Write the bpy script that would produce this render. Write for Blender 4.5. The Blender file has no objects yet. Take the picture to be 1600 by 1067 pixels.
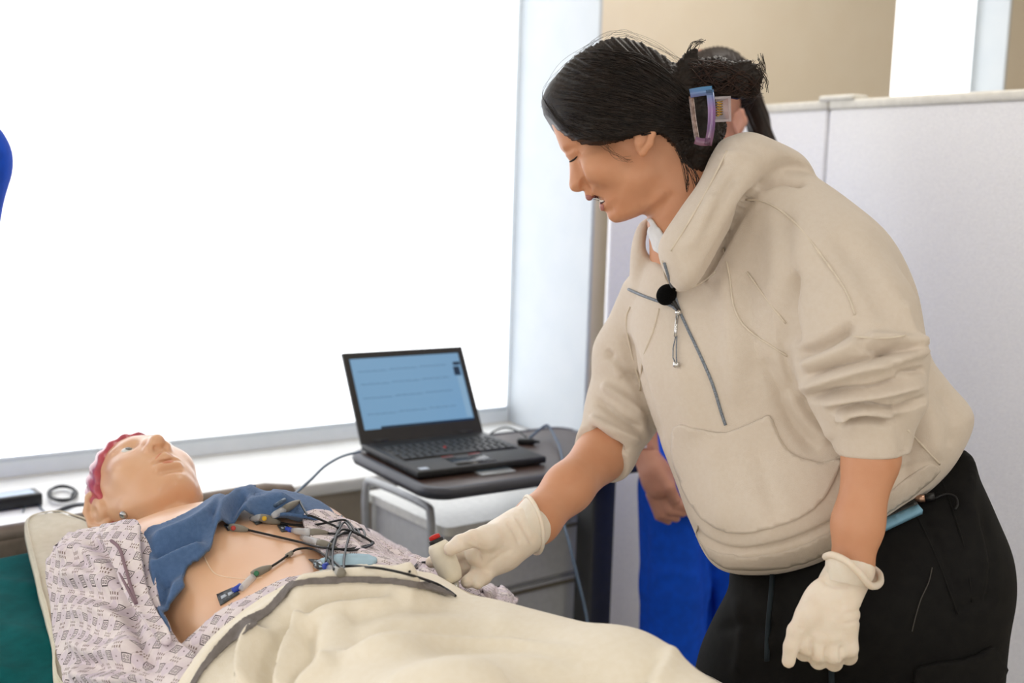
import bpy, bmesh, math, random
import numpy as np
from mathutils import Vector, Matrix
from mathutils.bvhtree import BVHTree
from mathutils.geometry import delaunay_2d_cdt
random.seed(7); np.random.seed(7)

# ------------------------------------------------------------------ camera, world, light, exposure
F = 1800.0; CX, CY = 800.0, 533.5
CAMH = 1.42
PITCH = math.radians(8.0); ROLL = 0.03
_r0 = np.array([1., 0, 0]); _f = np.array([0, math.cos(PITCH), -math.sin(PITCH)]); _u0 = np.cross(_r0, _f)
CR = math.cos(ROLL) * _r0 + math.sin(ROLL) * _u0
CU = -math.sin(ROLL) * _r0 + math.cos(ROLL) * _u0
CF = _f
CO = np.array([0, 0, CAMH])
CM = np.stack([CR, CU, CF])            # rows: camera axes in world


def c2w(p):
    return np.asarray(p, float) @ CM + CO


def w2c(p):
    return (np.asarray(p, float) - CO) @ CM.T


def cp(px, py, Z):
    return np.array([(px - CX) / F * Z, -(py - CY) / F * Z, Z])


def wp(px, py, Z):
    return c2w(cp(px, py, Z))


def onz(px, py, z):
    d = CR * (px - CX) / F - CU * (py - CY) / F + CF
    return CO + d * ((z - CAMH) / d[2])


def pix(w):
    c = w2c(w)
    return CX + F * c[..., 0] / c[..., 2], CY - F * c[..., 1] / c[..., 2]

scene = bpy.context.scene
COL = scene.collection
cam_d = bpy.data.cameras.new('camera'); cam = bpy.data.objects.new('camera', cam_d); COL.objects.link(cam)
cam_d.sensor_width = 36.0; cam_d.lens = 36.0 * F / 1600.0; cam_d.clip_start = 0.02; cam_d.clip_end = 60
_m = Matrix([[CR[i], CU[i], -CF[i], CO[i]] for i in range(3)] + [[0, 0, 0, 1]])
cam.matrix_world = _m
cam_d.dof.use_dof = True; cam_d.dof.focus_distance = 1.56; cam_d.dof.aperture_fstop = 4.0
scene.camera = cam
scene.view_settings.view_transform = 'Standard'; scene.view_settings.look = 'None'
scene.view_settings.gamma = 1.0; scene.view_settings.exposure = 0.46
scene.view_settings.use_curve_mapping = False

world = bpy.data.worlds.new('room_air'); scene.world = world; world.use_nodes = True
world.node_tree.nodes['Background'].inputs['Color'].default_value = (1.0, 0.96, 0.91, 1)
world.node_tree.nodes['Background'].inputs['Strength'].default_value = 1.08
BLIND_POWER = 1.5          # daylight glowing through the blinds
CEILING_POWER = 7.0        # each ceiling light panel, W

# ------------------------------------------------------------------ small tools


def lin(h):
    h = h.lstrip('#'); c = [int(h[i:i + 2], 16) / 255 for i in (0, 2, 4)]
    return tuple(x / 12.92 if x <= .04045 else ((x + .055) / 1.055) ** 2.4 for x in c) + (1.0,)


def nd(nt, typ, **kw):
    n = nt.nodes.new(typ)
    for k, v in kw.items():
        if k.startswith('i_'):
            key = k[2:]; key = int(key) if key.isdigit() else key.replace('_', ' ')
            n.inputs[key].default_value = v
        else:
            setattr(n, k, v)
    return n


def mat(name, col, rough=.6, spec=.4, metal=0., col2=None, nscale=60., bump=0., bscale=200., sss=0., sheen=0.,
        coat=0., alpha=1., trans=0., emit=None, estr=0., aniso=None, detail=3.):
    """procedural material: colour mottled by noise, fine relief from a second noise"""
    m = bpy.data.materials.new(name); m.use_nodes = True
    nt = m.node_tree; b = nt.nodes['Principled BSDF']
    b.inputs['Roughness'].default_value = rough; b.inputs['Specular IOR Level'].default_value = spec
    b.inputs['Metallic'].default_value = metal
    tc = nd(nt, 'ShaderNodeTexCoord')
    src = tc.outputs['Object']
    if aniso:
        mp = nd(nt, 'ShaderNodeMapping'); mp.inputs['Scale'].default_value = aniso
        nt.links.new(src, mp.inputs['Vector']); src = mp.outputs['Vector']
    c1 = lin(col) if isinstance(col, str) else col
    c2 = lin(col2) if col2 else tuple(min(1, v * .9) for v in c1[:3]) + (1,)
    nz = nd(nt, 'ShaderNodeTexNoise'); nz.inputs['Scale'].default_value = nscale; nz.inputs['Detail'].default_value = detail
    nt.links.new(src, nz.inputs['Vector'])
    mx = nd(nt, 'ShaderNodeMix', data_type='RGBA')
    mx.inputs[6].default_value = c1; mx.inputs[7].default_value = c2
    rmp = nd(nt, 'ShaderNodeMapRange'); rmp.inputs[1].default_value = .35; rmp.inputs[2].default_value = .65
    nt.links.new(nz.outputs['Fac'], rmp.inputs[0]); nt.links.new(rmp.outputs[0], mx.inputs[0])
    nt.links.new(mx.outputs[2], b.inputs['Base Color'])
    if bump:
        n2 = nd(nt, 'ShaderNodeTexNoise'); n2.inputs['Scale'].default_value = bscale; n2.inputs['Detail'].default_value = 4
        nt.links.new(src, n2.inputs['Vector'])
        bp = nd(nt, 'ShaderNodeBump'); bp.inputs['Strength'].default_value = bump; bp.inputs['Distance'].default_value = .002
        nt.links.new(n2.outputs['Fac'], bp.inputs['Height']); nt.links.new(bp.outputs['Normal'], b.inputs['Normal'])
    if sss:
        b.inputs['Subsurface Weight'].default_value = sss; b.inputs['Subsurface Radius'].default_value = (.012, .005, .003)
        b.inputs['Subsurface Scale'].default_value = 1.0
    if sheen:
        b.inputs['Sheen Weight'].default_value = sheen; b.inputs['Sheen Roughness'].default_value = .5
    if coat:
        b.inputs['Coat Weight'].default_value = coat; b.inputs['Coat Roughness'].default_value = .15
    b.inputs['Alpha'].default_value = alpha
    if trans:
        b.inputs['Transmission Weight'].default_value = trans
    if emit:
        b.inputs['Emission Color'].default_value = lin(emit); b.inputs['Emission Strength'].default_value = estr
    return m


def thing(name, label, cat, loc=(0, 0, 0), rotz=0., group=None):
    o = bpy.data.objects.new(name, None); COL.objects.link(o)
    o.location = loc; o.rotation_euler = (0, 0, rotz); o.empty_display_size = .05
    o['label'] = label; o['category'] = cat
    if group:
        o['group'] = group
    return o


def tag(o, label, cat, group=None):
    o['label'] = label; o['category'] = cat
    if group:
        o['group'] = group
    return o


def struct(o):
    o['kind'] = 'structure'; return o


def me(name, V, Fc, smooth=True):
    m = bpy.data.meshes.new(name)
    V = np.asarray(V, np.float32)
    if isinstance(Fc, np.ndarray) and len(Fc):          # outward faces: positive volume
        c = V.mean(0); a, b_, c_ = V[Fc[:, 0]] - c, V[Fc[:, 1]] - c, V[Fc[:, 2]] - c
        vol = (np.cross(a, b_) * c_).sum()
        if Fc.shape[1] == 4:
            d_ = V[Fc[:, 3]] - c; vol += (np.cross(a, c_) * d_).sum()
        if vol < 0:
            Fc = Fc[:, ::-1]
    if isinstance(Fc, np.ndarray):
        k = Fc.shape[1]; n = len(Fc)
        m.vertices.add(len(V)); m.vertices.foreach_set('co', V.ravel())
        m.loops.add(n * k); m.loops.foreach_set('vertex_index', Fc.astype(np.int32).ravel())
        m.polygons.add(n); m.polygons.foreach_set('loop_start', np.arange(0, n * k, k, dtype=np.int32))
        m.update(calc_edges=True); m.validate()
    else:
        m.from_pydata([tuple(map(float, v)) for v in V], [], [tuple(int(i) for i in f) for f in Fc]); m.update()
    m.polygons.foreach_set('use_smooth', np.full(len(m.polygons), smooth, bool))
    return m


def obj(name, V, Fc=None, material=None, parent=None, smooth=True, rel=False, label=None):
    """V, Fc (or a ready mesh) as ONE object; rel: V is in world space, the parent is an unrotated Empty"""
    if isinstance(V, bpy.types.Mesh):
        m = V
    else:
        V = np.asarray(V, float)
        if rel and parent is not None:
            V = V - np.array(parent.location)
        m = me(name, V, Fc, smooth)
    o = bpy.data.objects.new(name, m); COL.objects.link(o)
    if material is not None and not m.materials:
        m.materials.append(material)
    if parent is not None:
        o.parent = parent
    if label:
        o['label'] = label
    return o


def vobj(name, V, Fc, material, smooth=True):
    """a top-level mesh whose origin sits at its base"""
    V = np.asarray(V, float); c = (V.min(0) + V.max(0)) / 2; c[2] = V[:, 2].min()
    o = obj(name, V - c, Fc, material, None, smooth); o.location = c
    return o


def bm_arrays(bm):
    bm.verts.index_update()
    return np.array([v.co[:] for v in bm.verts]), [[v.index for v in f.verts] for f in bm.faces]


def box(lo, hi, bev=0., seg=2, axes=None):
    bm = bmesh.new(); bmesh.ops.create_cube(bm, size=1.0)
    lo = np.array(lo, float); hi = np.array(hi, float)
    for v in bm.verts:
        v.co = Vector(((lo + hi) / 2 + np.array(v.co[:]) * (hi - lo)))
    if bev:
        es = bm.edges[:] if axes is None else [e for e in bm.edges if abs((e.verts[0].co - e.verts[1].co).normalized()[axes]) > .9]
        bmesh.ops.bevel(bm, geom=es, offset=bev, segments=seg, affect='EDGES', profile=.5)
    r = bm_arrays(bm); bm.free(); return r


def join(*parts):
    V = []; Fc = []; n = 0
    for v, f in parts:
        V.append(np.asarray(v, float)); Fc += [[i + n for i in q] for q in (f.tolist() if isinstance(f, np.ndarray) else f)]; n += len(v)
    return np.concatenate(V), Fc


def prism(poly, z0, z1):
    n = len(poly)
    V = [(x, y, z0) for x, y in poly] + [(x, y, z1) for x, y in poly]
    Fc = [list(range(n))[::-1], list(range(n, 2 * n))] + [[i, (i + 1) % n, n + (i + 1) % n, n + i] for i in range(n)]
    return np.array(V, float), Fc


def crom(P, n=6, closed=False):
    """Catmull-Rom through the points"""
    P = np.asarray(P, float); m = len(P); out = []
    for i in range(m if closed else m - 1):
        if closed:
            a, b, c, d = P[(i - 1) % m], P[i], P[(i + 1) % m], P[(i + 2) % m]
        else:
            a, b, c, d = P[max(i - 1, 0)], P[i], P[i + 1], P[min(i + 2, m - 1)]
        for k in range(n):
            t = k / n
            out.append(.5 * ((2 * b) + (-a + c) * t + (2 * a - 5 * b + 4 * c - d) * t * t + (-a + 3 * b - 3 * c + d) * t ** 3))
    if not closed:
        out.append(P[-1])
    return np.array(out)


def tube(P, r, n=8, flat=1.0, up=None):
    """tube along a polyline; r a number or one per point; flat squashes along the second axis"""
    P = np.asarray(P, float); m = len(P); r = np.broadcast_to(np.asarray(r, float), (m,))
    T = np.gradient(P, axis=0); T /= np.linalg.norm(T, axis=1)[:, None] + 1e-12
    ref = np.array(up, float) if up is not None else (np.array([0, 0, 1.]) if abs(T[0][2]) < .9 else np.array([1., 0, 0]))
    V = []; u = ref - T[0] * (ref @ T[0]); u /= np.linalg.norm(u)
    for i in range(m):
        if up is not None:
            u = ref
        u = u - T[i] * (u @ T[i]); u /= np.linalg.norm(u) + 1e-12
        w = np.cross(T[i], u)
        for k in range(n):
            a = 2 * math.pi * k / n
            V.append(P[i] + r[i] * (math.cos(a) * u * flat + math.sin(a) * w))
    Fc = []
    for i in range(m - 1):
        for k in range(n):
            Fc.append([i * n + k, i * n + (k + 1) % n, (i + 1) * n + (k + 1) % n, (i + 1) * n + k])
    V += [P[0], P[-1]]; a, b = m * n, m * n + 1
    Fc += [[a, (k + 1) % n, k] for k in range(n)] + [[b, (m - 1) * n + k, (m - 1) * n + (k + 1) % n] for k in range(n)]
    return np.array(V), Fc


def lathe(prof, n=24, axis=((0, 0, 0), (0, 0, 1))):
    """prof: (radius, height) pairs around an axis (origin, direction)"""
    o, d = np.array(axis[0], float), np.array(axis[1], float); d /= np.linalg.norm(d)
    u = np.cross(d, [0, 0, 1.] if abs(d[2]) < .9 else [1., 0, 0]); u /= np.linalg.norm(u); w = np.cross(d, u)
    V = []; m = len(prof)
    for r, h in prof:
        for k in range(n):
            a = 2 * math.pi * k / n; V.append(o + d * h + max(r, 1e-5) * (math.cos(a) * u + math.sin(a) * w))
    Fc = [[i * n + k, i * n + (k + 1) % n, (i + 1) * n + (k + 1) % n, (i + 1) * n + k] for i in range(m - 1) for k in range(n)]
    Fc += [list(range(n))[::-1], list(range((m - 1) * n, m * n))]
    return np.array(V), Fc


# ------------------------------------------------------------------ signed distance fields -> meshes
def poly_sd(P, X, Y):
    """signed distance to a closed polygon, positive inside"""
    d2 = np.full(X.shape, 1e18); ins = np.zeros(X.shape, bool); n = len(P)
    for i in range(n):
        x0, y0 = P[i]; x1, y1 = P[(i + 1) % n]; ex, ey = x1 - x0, y1 - y0; L = ex * ex + ey * ey
        if L < 1e-12:
            continue
        t = np.clip(((X - x0) * ex + (Y - y0) * ey) / L, 0, 1)
        d2 = np.minimum(d2, (X - x0 - t * ex) ** 2 + (Y - y0 - t * ey) ** 2)
        if y0 != y1:
            c = ((y0 > Y) != (y1 > Y)) & (X < (x1 - x0) * (Y - y0) / (y1 - y0) + x0); ins ^= c
    d = np.sqrt(d2); return np.where(ins, d, -d)


def idw(C, X, Y):
    """smooth interpolation of scattered (x, y, value)"""
    w = 0; s = 0
    for x, y, v in C:
        k = 1.0 / ((X - x) ** 2 + (Y - y) ** 2 + 400.) ** 1.5; w = w + k; s = s + k * v
    return s / w


class Field:
    def __init__(s, lo, hi, h):
        s.lo = np.array(lo, float); s.h = h
        s.n = np.ceil((np.array(hi, float) - s.lo) / h).astype(int) + 1
        s.g = np.full(s.n, .08, np.float32)
        s.ax = [(s.lo[i] + h * np.arange(s.n[i])).astype(np.float32) for i in range(3)]

    def _box(s, lo, hi, pad):
        a = np.clip(np.floor((np.array(lo) - pad - s.lo) / s.h).astype(int), 0, s.n)
        b = np.clip(np.ceil((np.array(hi) + pad - s.lo) / s.h).astype(int) + 1, 0, s.n)
        if (b <= a).any():
            return None, None
        sl = tuple(slice(a[i], b[i]) for i in range(3))
        G = np.meshgrid(*[s.ax[i][sl[i]] for i in range(3)], indexing='ij', sparse=True)
        return sl, G

    def _mix(s, sl, d, k, sub):
        g = s.g[sl]
        if sub:
            d = -d; hh = np.clip(.5 - .5 * (d - g) / k, 0, 1) if k else (d < g)
            s.g[sl] = (g * hh + d * (1 - hh) + k * hh * (1 - hh)) if k else np.maximum(g, d)
        else:
            if k:
                hh = np.clip(.5 + .5 * (g - d) / k, 0, 1); s.g[sl] = g * (1 - hh) + d * hh - k * hh * (1 - hh)
            else:
                s.g[sl] = np.minimum(g, d)

    def cone(s, a, b, ra, rb, k=.01, sub=False):
        a = np.asarray(a, float); b = np.asarray(b, float); R = max(ra, rb)
        sl, G = s._box(np.minimum(a, b) - R, np.maximum(a, b) + R, k + .012)
        if sl is None:
            return
        e = b - a; L = e @ e + 1e-12
        t = np.clip(((G[0] - a[0]) * e[0] + (G[1] - a[1]) * e[1] + (G[2] - a[2]) * e[2]) / L, 0, 1)
        d = np.sqrt((G[0] - a[0] - t * e[0]) ** 2 + (G[1] - a[1] - t * e[1]) ** 2 + (G[2] - a[2] - t * e[2]) ** 2) - (ra + (rb - ra) * t)
        s._mix(sl, d, k, sub)

    def chain(s, pts, k=.01, sub=False):
        """pts: (point, radius) ..."""
        for (a, ra), (b, rb) in zip(pts[:-1], pts[1:]):
            s.cone(a, b, ra, rb, k if not sub else k, sub)

    def ell(s, c, r, R=None, k=.01, sub=False):
        c = np.asarray(c, float); r = np.asarray(r, float); m = r.max()
        sl, G = s._box(c - m, c + m, k + .012)
        if sl is None:
            return
        D = [G[i] - c[i] for i in range(3)]
        if R is not None:
            R = np.asarray(R, float); D = [R[i, 0] * D[0] + R[i, 1] * D[1] + R[i, 2] * D[2] for i in range(3)]
        k0 = np.sqrt((D[0] / r[0]) ** 2 + (D[1] / r[1]) ** 2 + (D[2] / r[2]) ** 2) + 1e-9
        k1 = np.sqrt((D[0] / r[0] ** 2) ** 2 + (D[1] / r[1] ** 2) ** 2 + (D[2] / r[2] ** 2) ** 2) + 1e-9
        s._mix(sl, k0 * (k0 - 1) / k1, k, sub)

    def clip_poly(s, poly, Zr, smooth=4):
        """keep only what lies inside a traced outline (seen at depth Zr)"""
        P = crom(poly, smooth, True); X, Y = np.meshgrid(s.ax[0], s.ax[1], indexing='ij')
        D = poly_sd(P, CX + F * X / Zr, CY - F * Y / Zr) * Zr / F
        s.g = np.maximum(s.g, -D[:, :, None].astype(np.float32))

    def pchain(s, pts, k=.01, sub=False):
        """chain of (px, py, depth, radius in pixels)"""
        s.chain([(cp(x, y, z), r * z / F) for x, y, z, r in pts], k, sub)

    def cut(s, c, n, rad, k=.002):
        """cut straight across: remove what lies beyond the plane (c, n) within rad of c"""
        c = np.asarray(c, float); n = np.asarray(n, float) / np.linalg.norm(n)
        sl, G = s._box(c - rad, c + rad, .01)
        D = [G[i] - c[i] for i in range(3)]
        s._mix(sl, np.maximum(-(D[0] * n[0] + D[1] * n[1] + D[2] * n[2]), np.sqrt(D[0] ** 2 + D[1] ** 2 + D[2] ** 2) - rad), k, True)

    def half(s, n, c, k=.004):
        """cut away the side n.p > c"""
        sl, G = s._box(s.lo, s.lo + s.h * (s.n - 1), 0)
        n = np.asarray(n, float); s._mix(sl, c - (G[0] * n[0] + G[1] * n[1] + G[2] * n[2]), k, True)

    def slab(s, poly, Zc, Tc, Rpx, k=.012, sub=False, smooth=5):
        """camera-space body with a traced outline (pixels): Zc, Tc = scattered (px, py, depth / half thickness)"""
        P = crom(poly, smooth, True) if smooth else np.asarray(poly, float)
        if not isinstance(Zc, (list, tuple)):
            Zc = [(0, 0, Zc)]
        if not isinstance(Tc, (list, tuple)):
            Tc = [(0, 0, Tc)]
        zs = [c[2] for c in Zc]; T = max(c[2] for c in Tc); z0, z1 = min(zs), max(zs)
        q = [cp(x, y, z)[:2] for x, y in P for z in (z0, z1)]; q = np.array(q)
        lo = np.array([q[:, 0].min(), q[:, 1].min(), z0 - T]); hi = np.array([q[:, 0].max(), q[:, 1].max(), z1 + T])
        sl, G = s._box(lo, hi, k + .012)
        if sl is None:
            return
        X, Y = G[0][:, :, 0], G[1][:, :, 0]; zz = np.full(np.broadcast(X, Y).shape, np.mean(zs))
        for _ in range(2):
            px = CX + F * X / zz; py = CY - F * Y / zz; zz = idw(Zc, px, py)
        px = CX + F * X / zz; py = CY - F * Y / zz
        D = poly_sd(P, px, py); t = idw(Tc, px, py) if len(Tc) > 1 else np.full(px.shape, Tc[0][2])
        Rm = Rpx * zz / F
        qq = np.maximum(0, 1 - D / Rpx)[:, :, None].astype(np.float32)
        w = np.abs(G[2] - zz[:, :, None].astype(np.float32)) / t[:, :, None].astype(np.float32)
        d = (np.sqrt(qq * qq + w * w) - 1) * np.minimum(Rm, t)[:, :, None].astype(np.float32)
        s._mix(sl, d, k, sub)

    def mesh(s, it=1):
        g = s.g; ins = g < 0
        c = np.zeros(np.array(g.shape) - 1, np.uint8)
        off = [(i, j, k) for i in (0, 1) for j in (0, 1) for k in (0, 1)]
        nx, ny, nz = g.shape
        sub = lambda a, o: a[o[0]:nx - 1 + o[0], o[1]:ny - 1 + o[1], o[2]:nz - 1 + o[2]]
        for o in off:
            c += sub(ins, o)
        cells = np.argwhere((c > 0) & (c < 8)); N = len(cells)
        idx = np.full(c.shape, -1, np.int32); idx[tuple(cells.T)] = np.arange(N)
        val = np.stack([g[cells[:, 0] + o[0], cells[:, 1] + o[1], cells[:, 2] + o[2]] for o in off], 1)
        acc = np.zeros((N, 3)); cnt = np.zeros(N)
        for a in range(8):
            for b in range(a + 1, 8):
                if sum(abs(off[a][i] - off[b][i]) for i in range(3)) != 1:
                    continue
                va, vb = val[:, a], val[:, b]; m = (va < 0) != (vb < 0)
                t = np.where(m, va / np.where(m, va - vb, 1), 0)
                p = np.array(off[a]) + t[:, None] * (np.array(off[b]) - np.array(off[a]))
                acc += np.where(m[:, None], p, 0); cnt += m
        V = s.lo + s.h * (cells + acc / cnt[:, None])
        Q = []
        for ax in range(3):
            o1 = [0, 0, 0]; o1[ax] = 1
            A = ins[:nx - o1[0], :ny - o1[1], :nz - o1[2]]; B = ins[o1[0]:, o1[1]:, o1[2]:]
            u, v = [i for i in range(3) if i != ax]
            e = np.argwhere(A != B)
            e = e[(e[:, u] > 0) & (e[:, v] > 0) & (e[:, u] < g.shape[u] - 1) & (e[:, v] < g.shape[v] - 1)]
            fl = A[tuple(e.T)]
            def cell(du, dv):
                q = e.copy(); q[:, u] -= du; q[:, v] -= dv; return idx[tuple(q.T)]
            quad = np.stack([cell(1, 1), cell(0, 1), cell(0, 0), cell(1, 0)], 1)
            if ax == 1:
                fl = ~fl
            quad[~fl] = quad[~fl][:, ::-1]; Q.append(quad)
        Q = np.concatenate(Q); V = relax(V, Q, it)
        return V, Q


def relax(V, Q, it=1, lam=.5):
    for _ in range(it):
        a = np.concatenate([Q[:, i] for i in range(Q.shape[1])]); b = np.concatenate([Q[:, (i + 1) % Q.shape[1]] for i in range(Q.shape[1])])
        n = len(V); cnt = np.bincount(a, minlength=n) + np.bincount(b, minlength=n)
        S = np.stack([np.bincount(a, V[b, i], n) + np.bincount(b, V[a, i], n) for i in range(3)], 1)
        V = V + lam * (S / np.maximum(cnt, 1)[:, None] - V)
    return V


def vnormals(V, Q):
    n = np.cross(V[Q[:, 2]] - V[Q[:, 0]], V[Q[:, -1]] - V[Q[:, 1]]) if Q.shape[1] == 4 else np.cross(V[Q[:, 1]] - V[Q[:, 0]], V[Q[:, 2]] - V[Q[:, 0]])
    N = np.stack([sum(np.bincount(Q[:, k], n[:, i], len(V)) for k in range(Q.shape[1])) for i in range(3)], 1)
    return N / (np.linalg.norm(N, axis=1)[:, None] + 1e-12)


def cpix(V):
    return CX + F * V[:, 0] / V[:, 2], CY - F * V[:, 1] / V[:, 2]


def pl_dist(P, x, y):
    d2 = np.full(x.shape, 1e18); tt = np.zeros(x.shape); n = len(P) - 1
    for i in range(n):
        x0, y0 = P[i]; ex, ey = P[i + 1][0] - x0, P[i + 1][1] - y0
        t = np.clip(((x - x0) * ex + (y - y0) * ey) / (ex * ex + ey * ey + 1e-9), 0, 1)
        q = (x - x0 - t * ex) ** 2 + (y - y0 - t * ey) ** 2; m = q < d2
        d2 = np.where(m, q, d2); tt = np.where(m, (i + t) / n, tt)
    return np.sqrt(d2), tt


def folds(V, Q, specs, side=0.15):
    """push camera-space vertices along their normals by ridges (+) and grooves (-) drawn as polylines in pixels: (polyline, width, amount)"""
    N = vnormals(V, Q); x, y = cpix(V)
    vd = V / np.linalg.norm(V, axis=1)[:, None]; face = np.clip((-(N * vd).sum(1) + side) / .4, 0, 1)
    D = np.zeros(len(V))
    for P, w, a in specs:
        P = crom(P, 4) if len(P) > 2 else np.array(P, float)
        lo, hi = P.min(0) - 3 * w, P.max(0) + 3 * w
        m = np.where((x > lo[0]) & (x < hi[0]) & (y > lo[1]) & (y < hi[1]))[0]
        if not len(m):
            continue
        d, t = pl_dist(P, x[m], y[m]); e = np.clip(np.minimum(t, 1 - t) * 5 + .15, 0, 1)
        D[m] += a * np.exp(-(d / w) ** 2) * e
    return V + N * (D * face)[:, None]


def bvh(V, Q):
    return BVHTree.FromPolygons([tuple(map(float, v)) for v in V], [tuple(int(i) for i in q) for q in Q])


HIT_Z = [1.6]                     # depth guessed for a pixel just outside a silhouette


def hit(t, px, py, off=0.):
    """camera ray through a pixel against a camera-space tree -> point, normal"""
    d = Vector(cp(px, py, 1.0)); d.normalize()
    r = t.ray_cast(Vector((0, 0, 0)), d)
    if r[0] is None:
        r = t.find_nearest(Vector(cp(px, py, HIT_Z[0])))
    n = np.array(r[1]); p = np.array(r[0])
    if n @ p > 0:
        n = -n
    return p + n * off, n


def line_on(t, P, off=.001, n=5, sm=True):
    P = crom(P, n) if sm and len(P) > 2 else np.array([np.array(P[0]) + (np.array(P[-1]) - np.array(P[0])) * i / 12 for i in range(13)]) if len(P) == 2 else np.asarray(P, float)
    return np.array([hit(t, x, y, off)[0] for x, y in P])


def seam(t, P, r=.0012, off=.0004, n=5, flat=1.0):
    L = line_on(t, P, off, n)
    for _ in range(2):
        L[1:-1] = .5 * L[1:-1] + .25 * (L[:-2] + L[2:])
    return tube(L, r, 6, flat)


def patch(t, poly, off=.002, thick=.003, step=8., smooth=4, relaxn=0, uv=False):
    """a sheet of cloth cut to a traced outline and laid on the surface of a camera-space tree"""
    P = crom(poly, smooth, True) if smooth else np.asarray(poly, float)
    # even spacing along the border
    Q = [P[0]]
    for p in list(P[1:]) + [P[0]]:
        L = np.linalg.norm(p - Q[-1]); k = max(1, int(L / step))
        a = Q[-1]
        for j in range(1, k + 1):
            if L / k > step * .45:
                Q.append(a + (p - a) * j / k)
    P = np.array(Q[:-1]); lo, hi = P.min(0), P.max(0)
    gx, gy = np.meshgrid(np.arange(lo[0], hi[0], step), np.arange(lo[1], hi[1], step)); gx = gx + (np.arange(gx.shape[0]) % 2 * step / 2)[:, None]
    gx, gy = gx.ravel(), gy.ravel(); m = poly_sd(P, gx, gy) > step * .5
    pts = [Vector(p) for p in P] + [Vector(p) for p in zip(gx[m], gy[m])]
    v2, _, tri, _, _, _ = delaunay_2d_cdt(pts, [(i, (i + 1) % len(P)) for i in range(len(P))], [], 1, 1e-4)
    px = np.array([v[:] for v in v2]); T = np.array([f for f in tri if len(f) == 3])
    A = [hit(t, x, y) for x, y in px]
    top = np.array([a[0] + a[1] * (off + thick) for a in A]); bot = np.array([a[0] + a[1] * off for a in A])
    if relaxn:
        top = relax(top, T, relaxn); bot = top - np.array([a[1] for a in A]) * thick
    return solid(top, bot, T) + (px,)


def solid(top, bot, T):
    """close a sheet: top, bottom and rim; faces turned to the camera on top"""
    nrm = np.cross(top[T[:, 1]] - top[T[:, 0]], top[T[:, 2]] - top[T[:, 0]])
    fl = (nrm * top[T[:, 0]]).sum(1) > 0
    T = T.copy(); T[fl] = T[fl][:, ::-1]
    n = len(top); E = {}
    for f in T:
        for i in range(3):
            a, b = int(f[i]), int(f[(i + 1) % 3]); E[(a, b)] = 1
    rim = [(a, b) for (a, b) in E if (b, a) not in E]
    R = []
    for a, b in rim:
        R += [[b, a, n + a], [b, n + a, n + b]]
    Fc = np.concatenate([T, T[:, ::-1] + n, np.array(R).reshape(-1, 3)]) if R else np.concatenate([T, T[:, ::-1] + n])
    return np.concatenate([top, bot]), Fc.astype(int)

# ------------------------------------------------------------------ setting
AL = math.radians(34.4); WD = np.array([math.cos(AL), math.sin(AL), 0]); WN = np.array([math.sin(AL), -math.cos(AL), 0])  # along the window wall / into the room
LEDGE = .62
W0 = onz(914, 697, LEDGE); W0 = np.array([W0[0], W0[1], 0])          # foot of the corner where the recess meets the wall face
REC = .40                                                              # depth of the window recess


def wall_u(px, py, depth=0.):
    """distance along the wall (from W0) and height where the camera ray meets the wall plane set back by depth"""
    d = CR * (px - CX) / F - CU * (py - CY) / F + CF
    o = W0 - WN * depth; t = ((o - CO) @ WN) / (d @ WN); p = CO + d * t
    return (p - W0) @ WD, p[2]


def wl(V, o):
    """wall-frame (u along, v into the room, z) coordinates as a rotated object"""
    o.location = W0; o.rotation_euler = (0, 0, AL); return o


def wbx(lo, hi, *k):
    """box in the wall frame, v counted into the room"""
    return box((lo[0], -hi[1], lo[2]), (hi[0], -lo[1], hi[2]), *k)


M_wall = mat('wall_paint_beige', '#f0e5d2', .8, .2, nscale=8, col2='#eee2ce', bump=.15, bscale=300)
M_white = mat('painted_white', '#cfd5da', .6, .2, nscale=10, col2='#cbd2d8')
M_ledge = mat('laminate_white', '#f1f1ef', .35, .4, nscale=12, col2='#ebebe8')
M_under = mat('painted_taupe', '#b0a595', .7, .2, nscale=10, col2='#a79c8b')
M_frame = mat('window_frame_grey', '#eef2f4', .5, .3, nscale=20, col2='#eaeff1')
M_floor = mat('vinyl_floor', '#b9b4aa', .4, .4, nscale=30, col2='#a9a499')
M_ceil = mat('ceiling_tile', '#e8e6e0', .9, .1, nscale=150, col2='#d9d6cf', bump=.3, bscale=400)

fl = struct(obj('floor', *box((-5, -5, -.1), (5.5, 8, 0)), M_floor, smooth=False))
ce = struct(obj('ceiling', *box((-5, -5, 2.75), (5.5, 8, 2.85)), M_ceil, smooth=False))
u2a = wall_u(1396, 80)[0]                         # where the second window opens
u2b = wall_u(1576, 60)[0]
WT = 2.45                                          # window head
# wall faces: below the ledge, pier between the windows, beyond, and the head above
parts = [wbx((-4, -.02 - REC, 0), (0, 0, LEDGE - .035)), wbx((0, -REC - .02, 0), (u2a, 0, 2.75)), wbx((u2b, -REC - .02, 0), (u2b + 2.5, 0, 2.75)),
         wbx((-4, -REC - .02, WT), (0, 0, 2.75)), wbx((u2a, -REC - .02, WT), (u2b, 0, 2.75)), wbx((u2a, -REC - .02, 0), (u2b, 0, LEDGE - .035))]
wb = wl(0, struct(obj('wall_back', *join(parts[1], parts[2], parts[3], parts[4]), M_wall, smooth=False)))
wa = wl(0, struct(obj('wall_apron', *join(parts[0], parts[5]), M_under, smooth=False)))
wl(0, struct(obj('wall_reveal', *join(wbx((-.012, -REC, LEDGE), (-.0005, .003, WT)), wbx((u2b - .012, -REC, LEDGE), (u2b - .0005, .003, WT))), M_white, smooth=False)))
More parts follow.
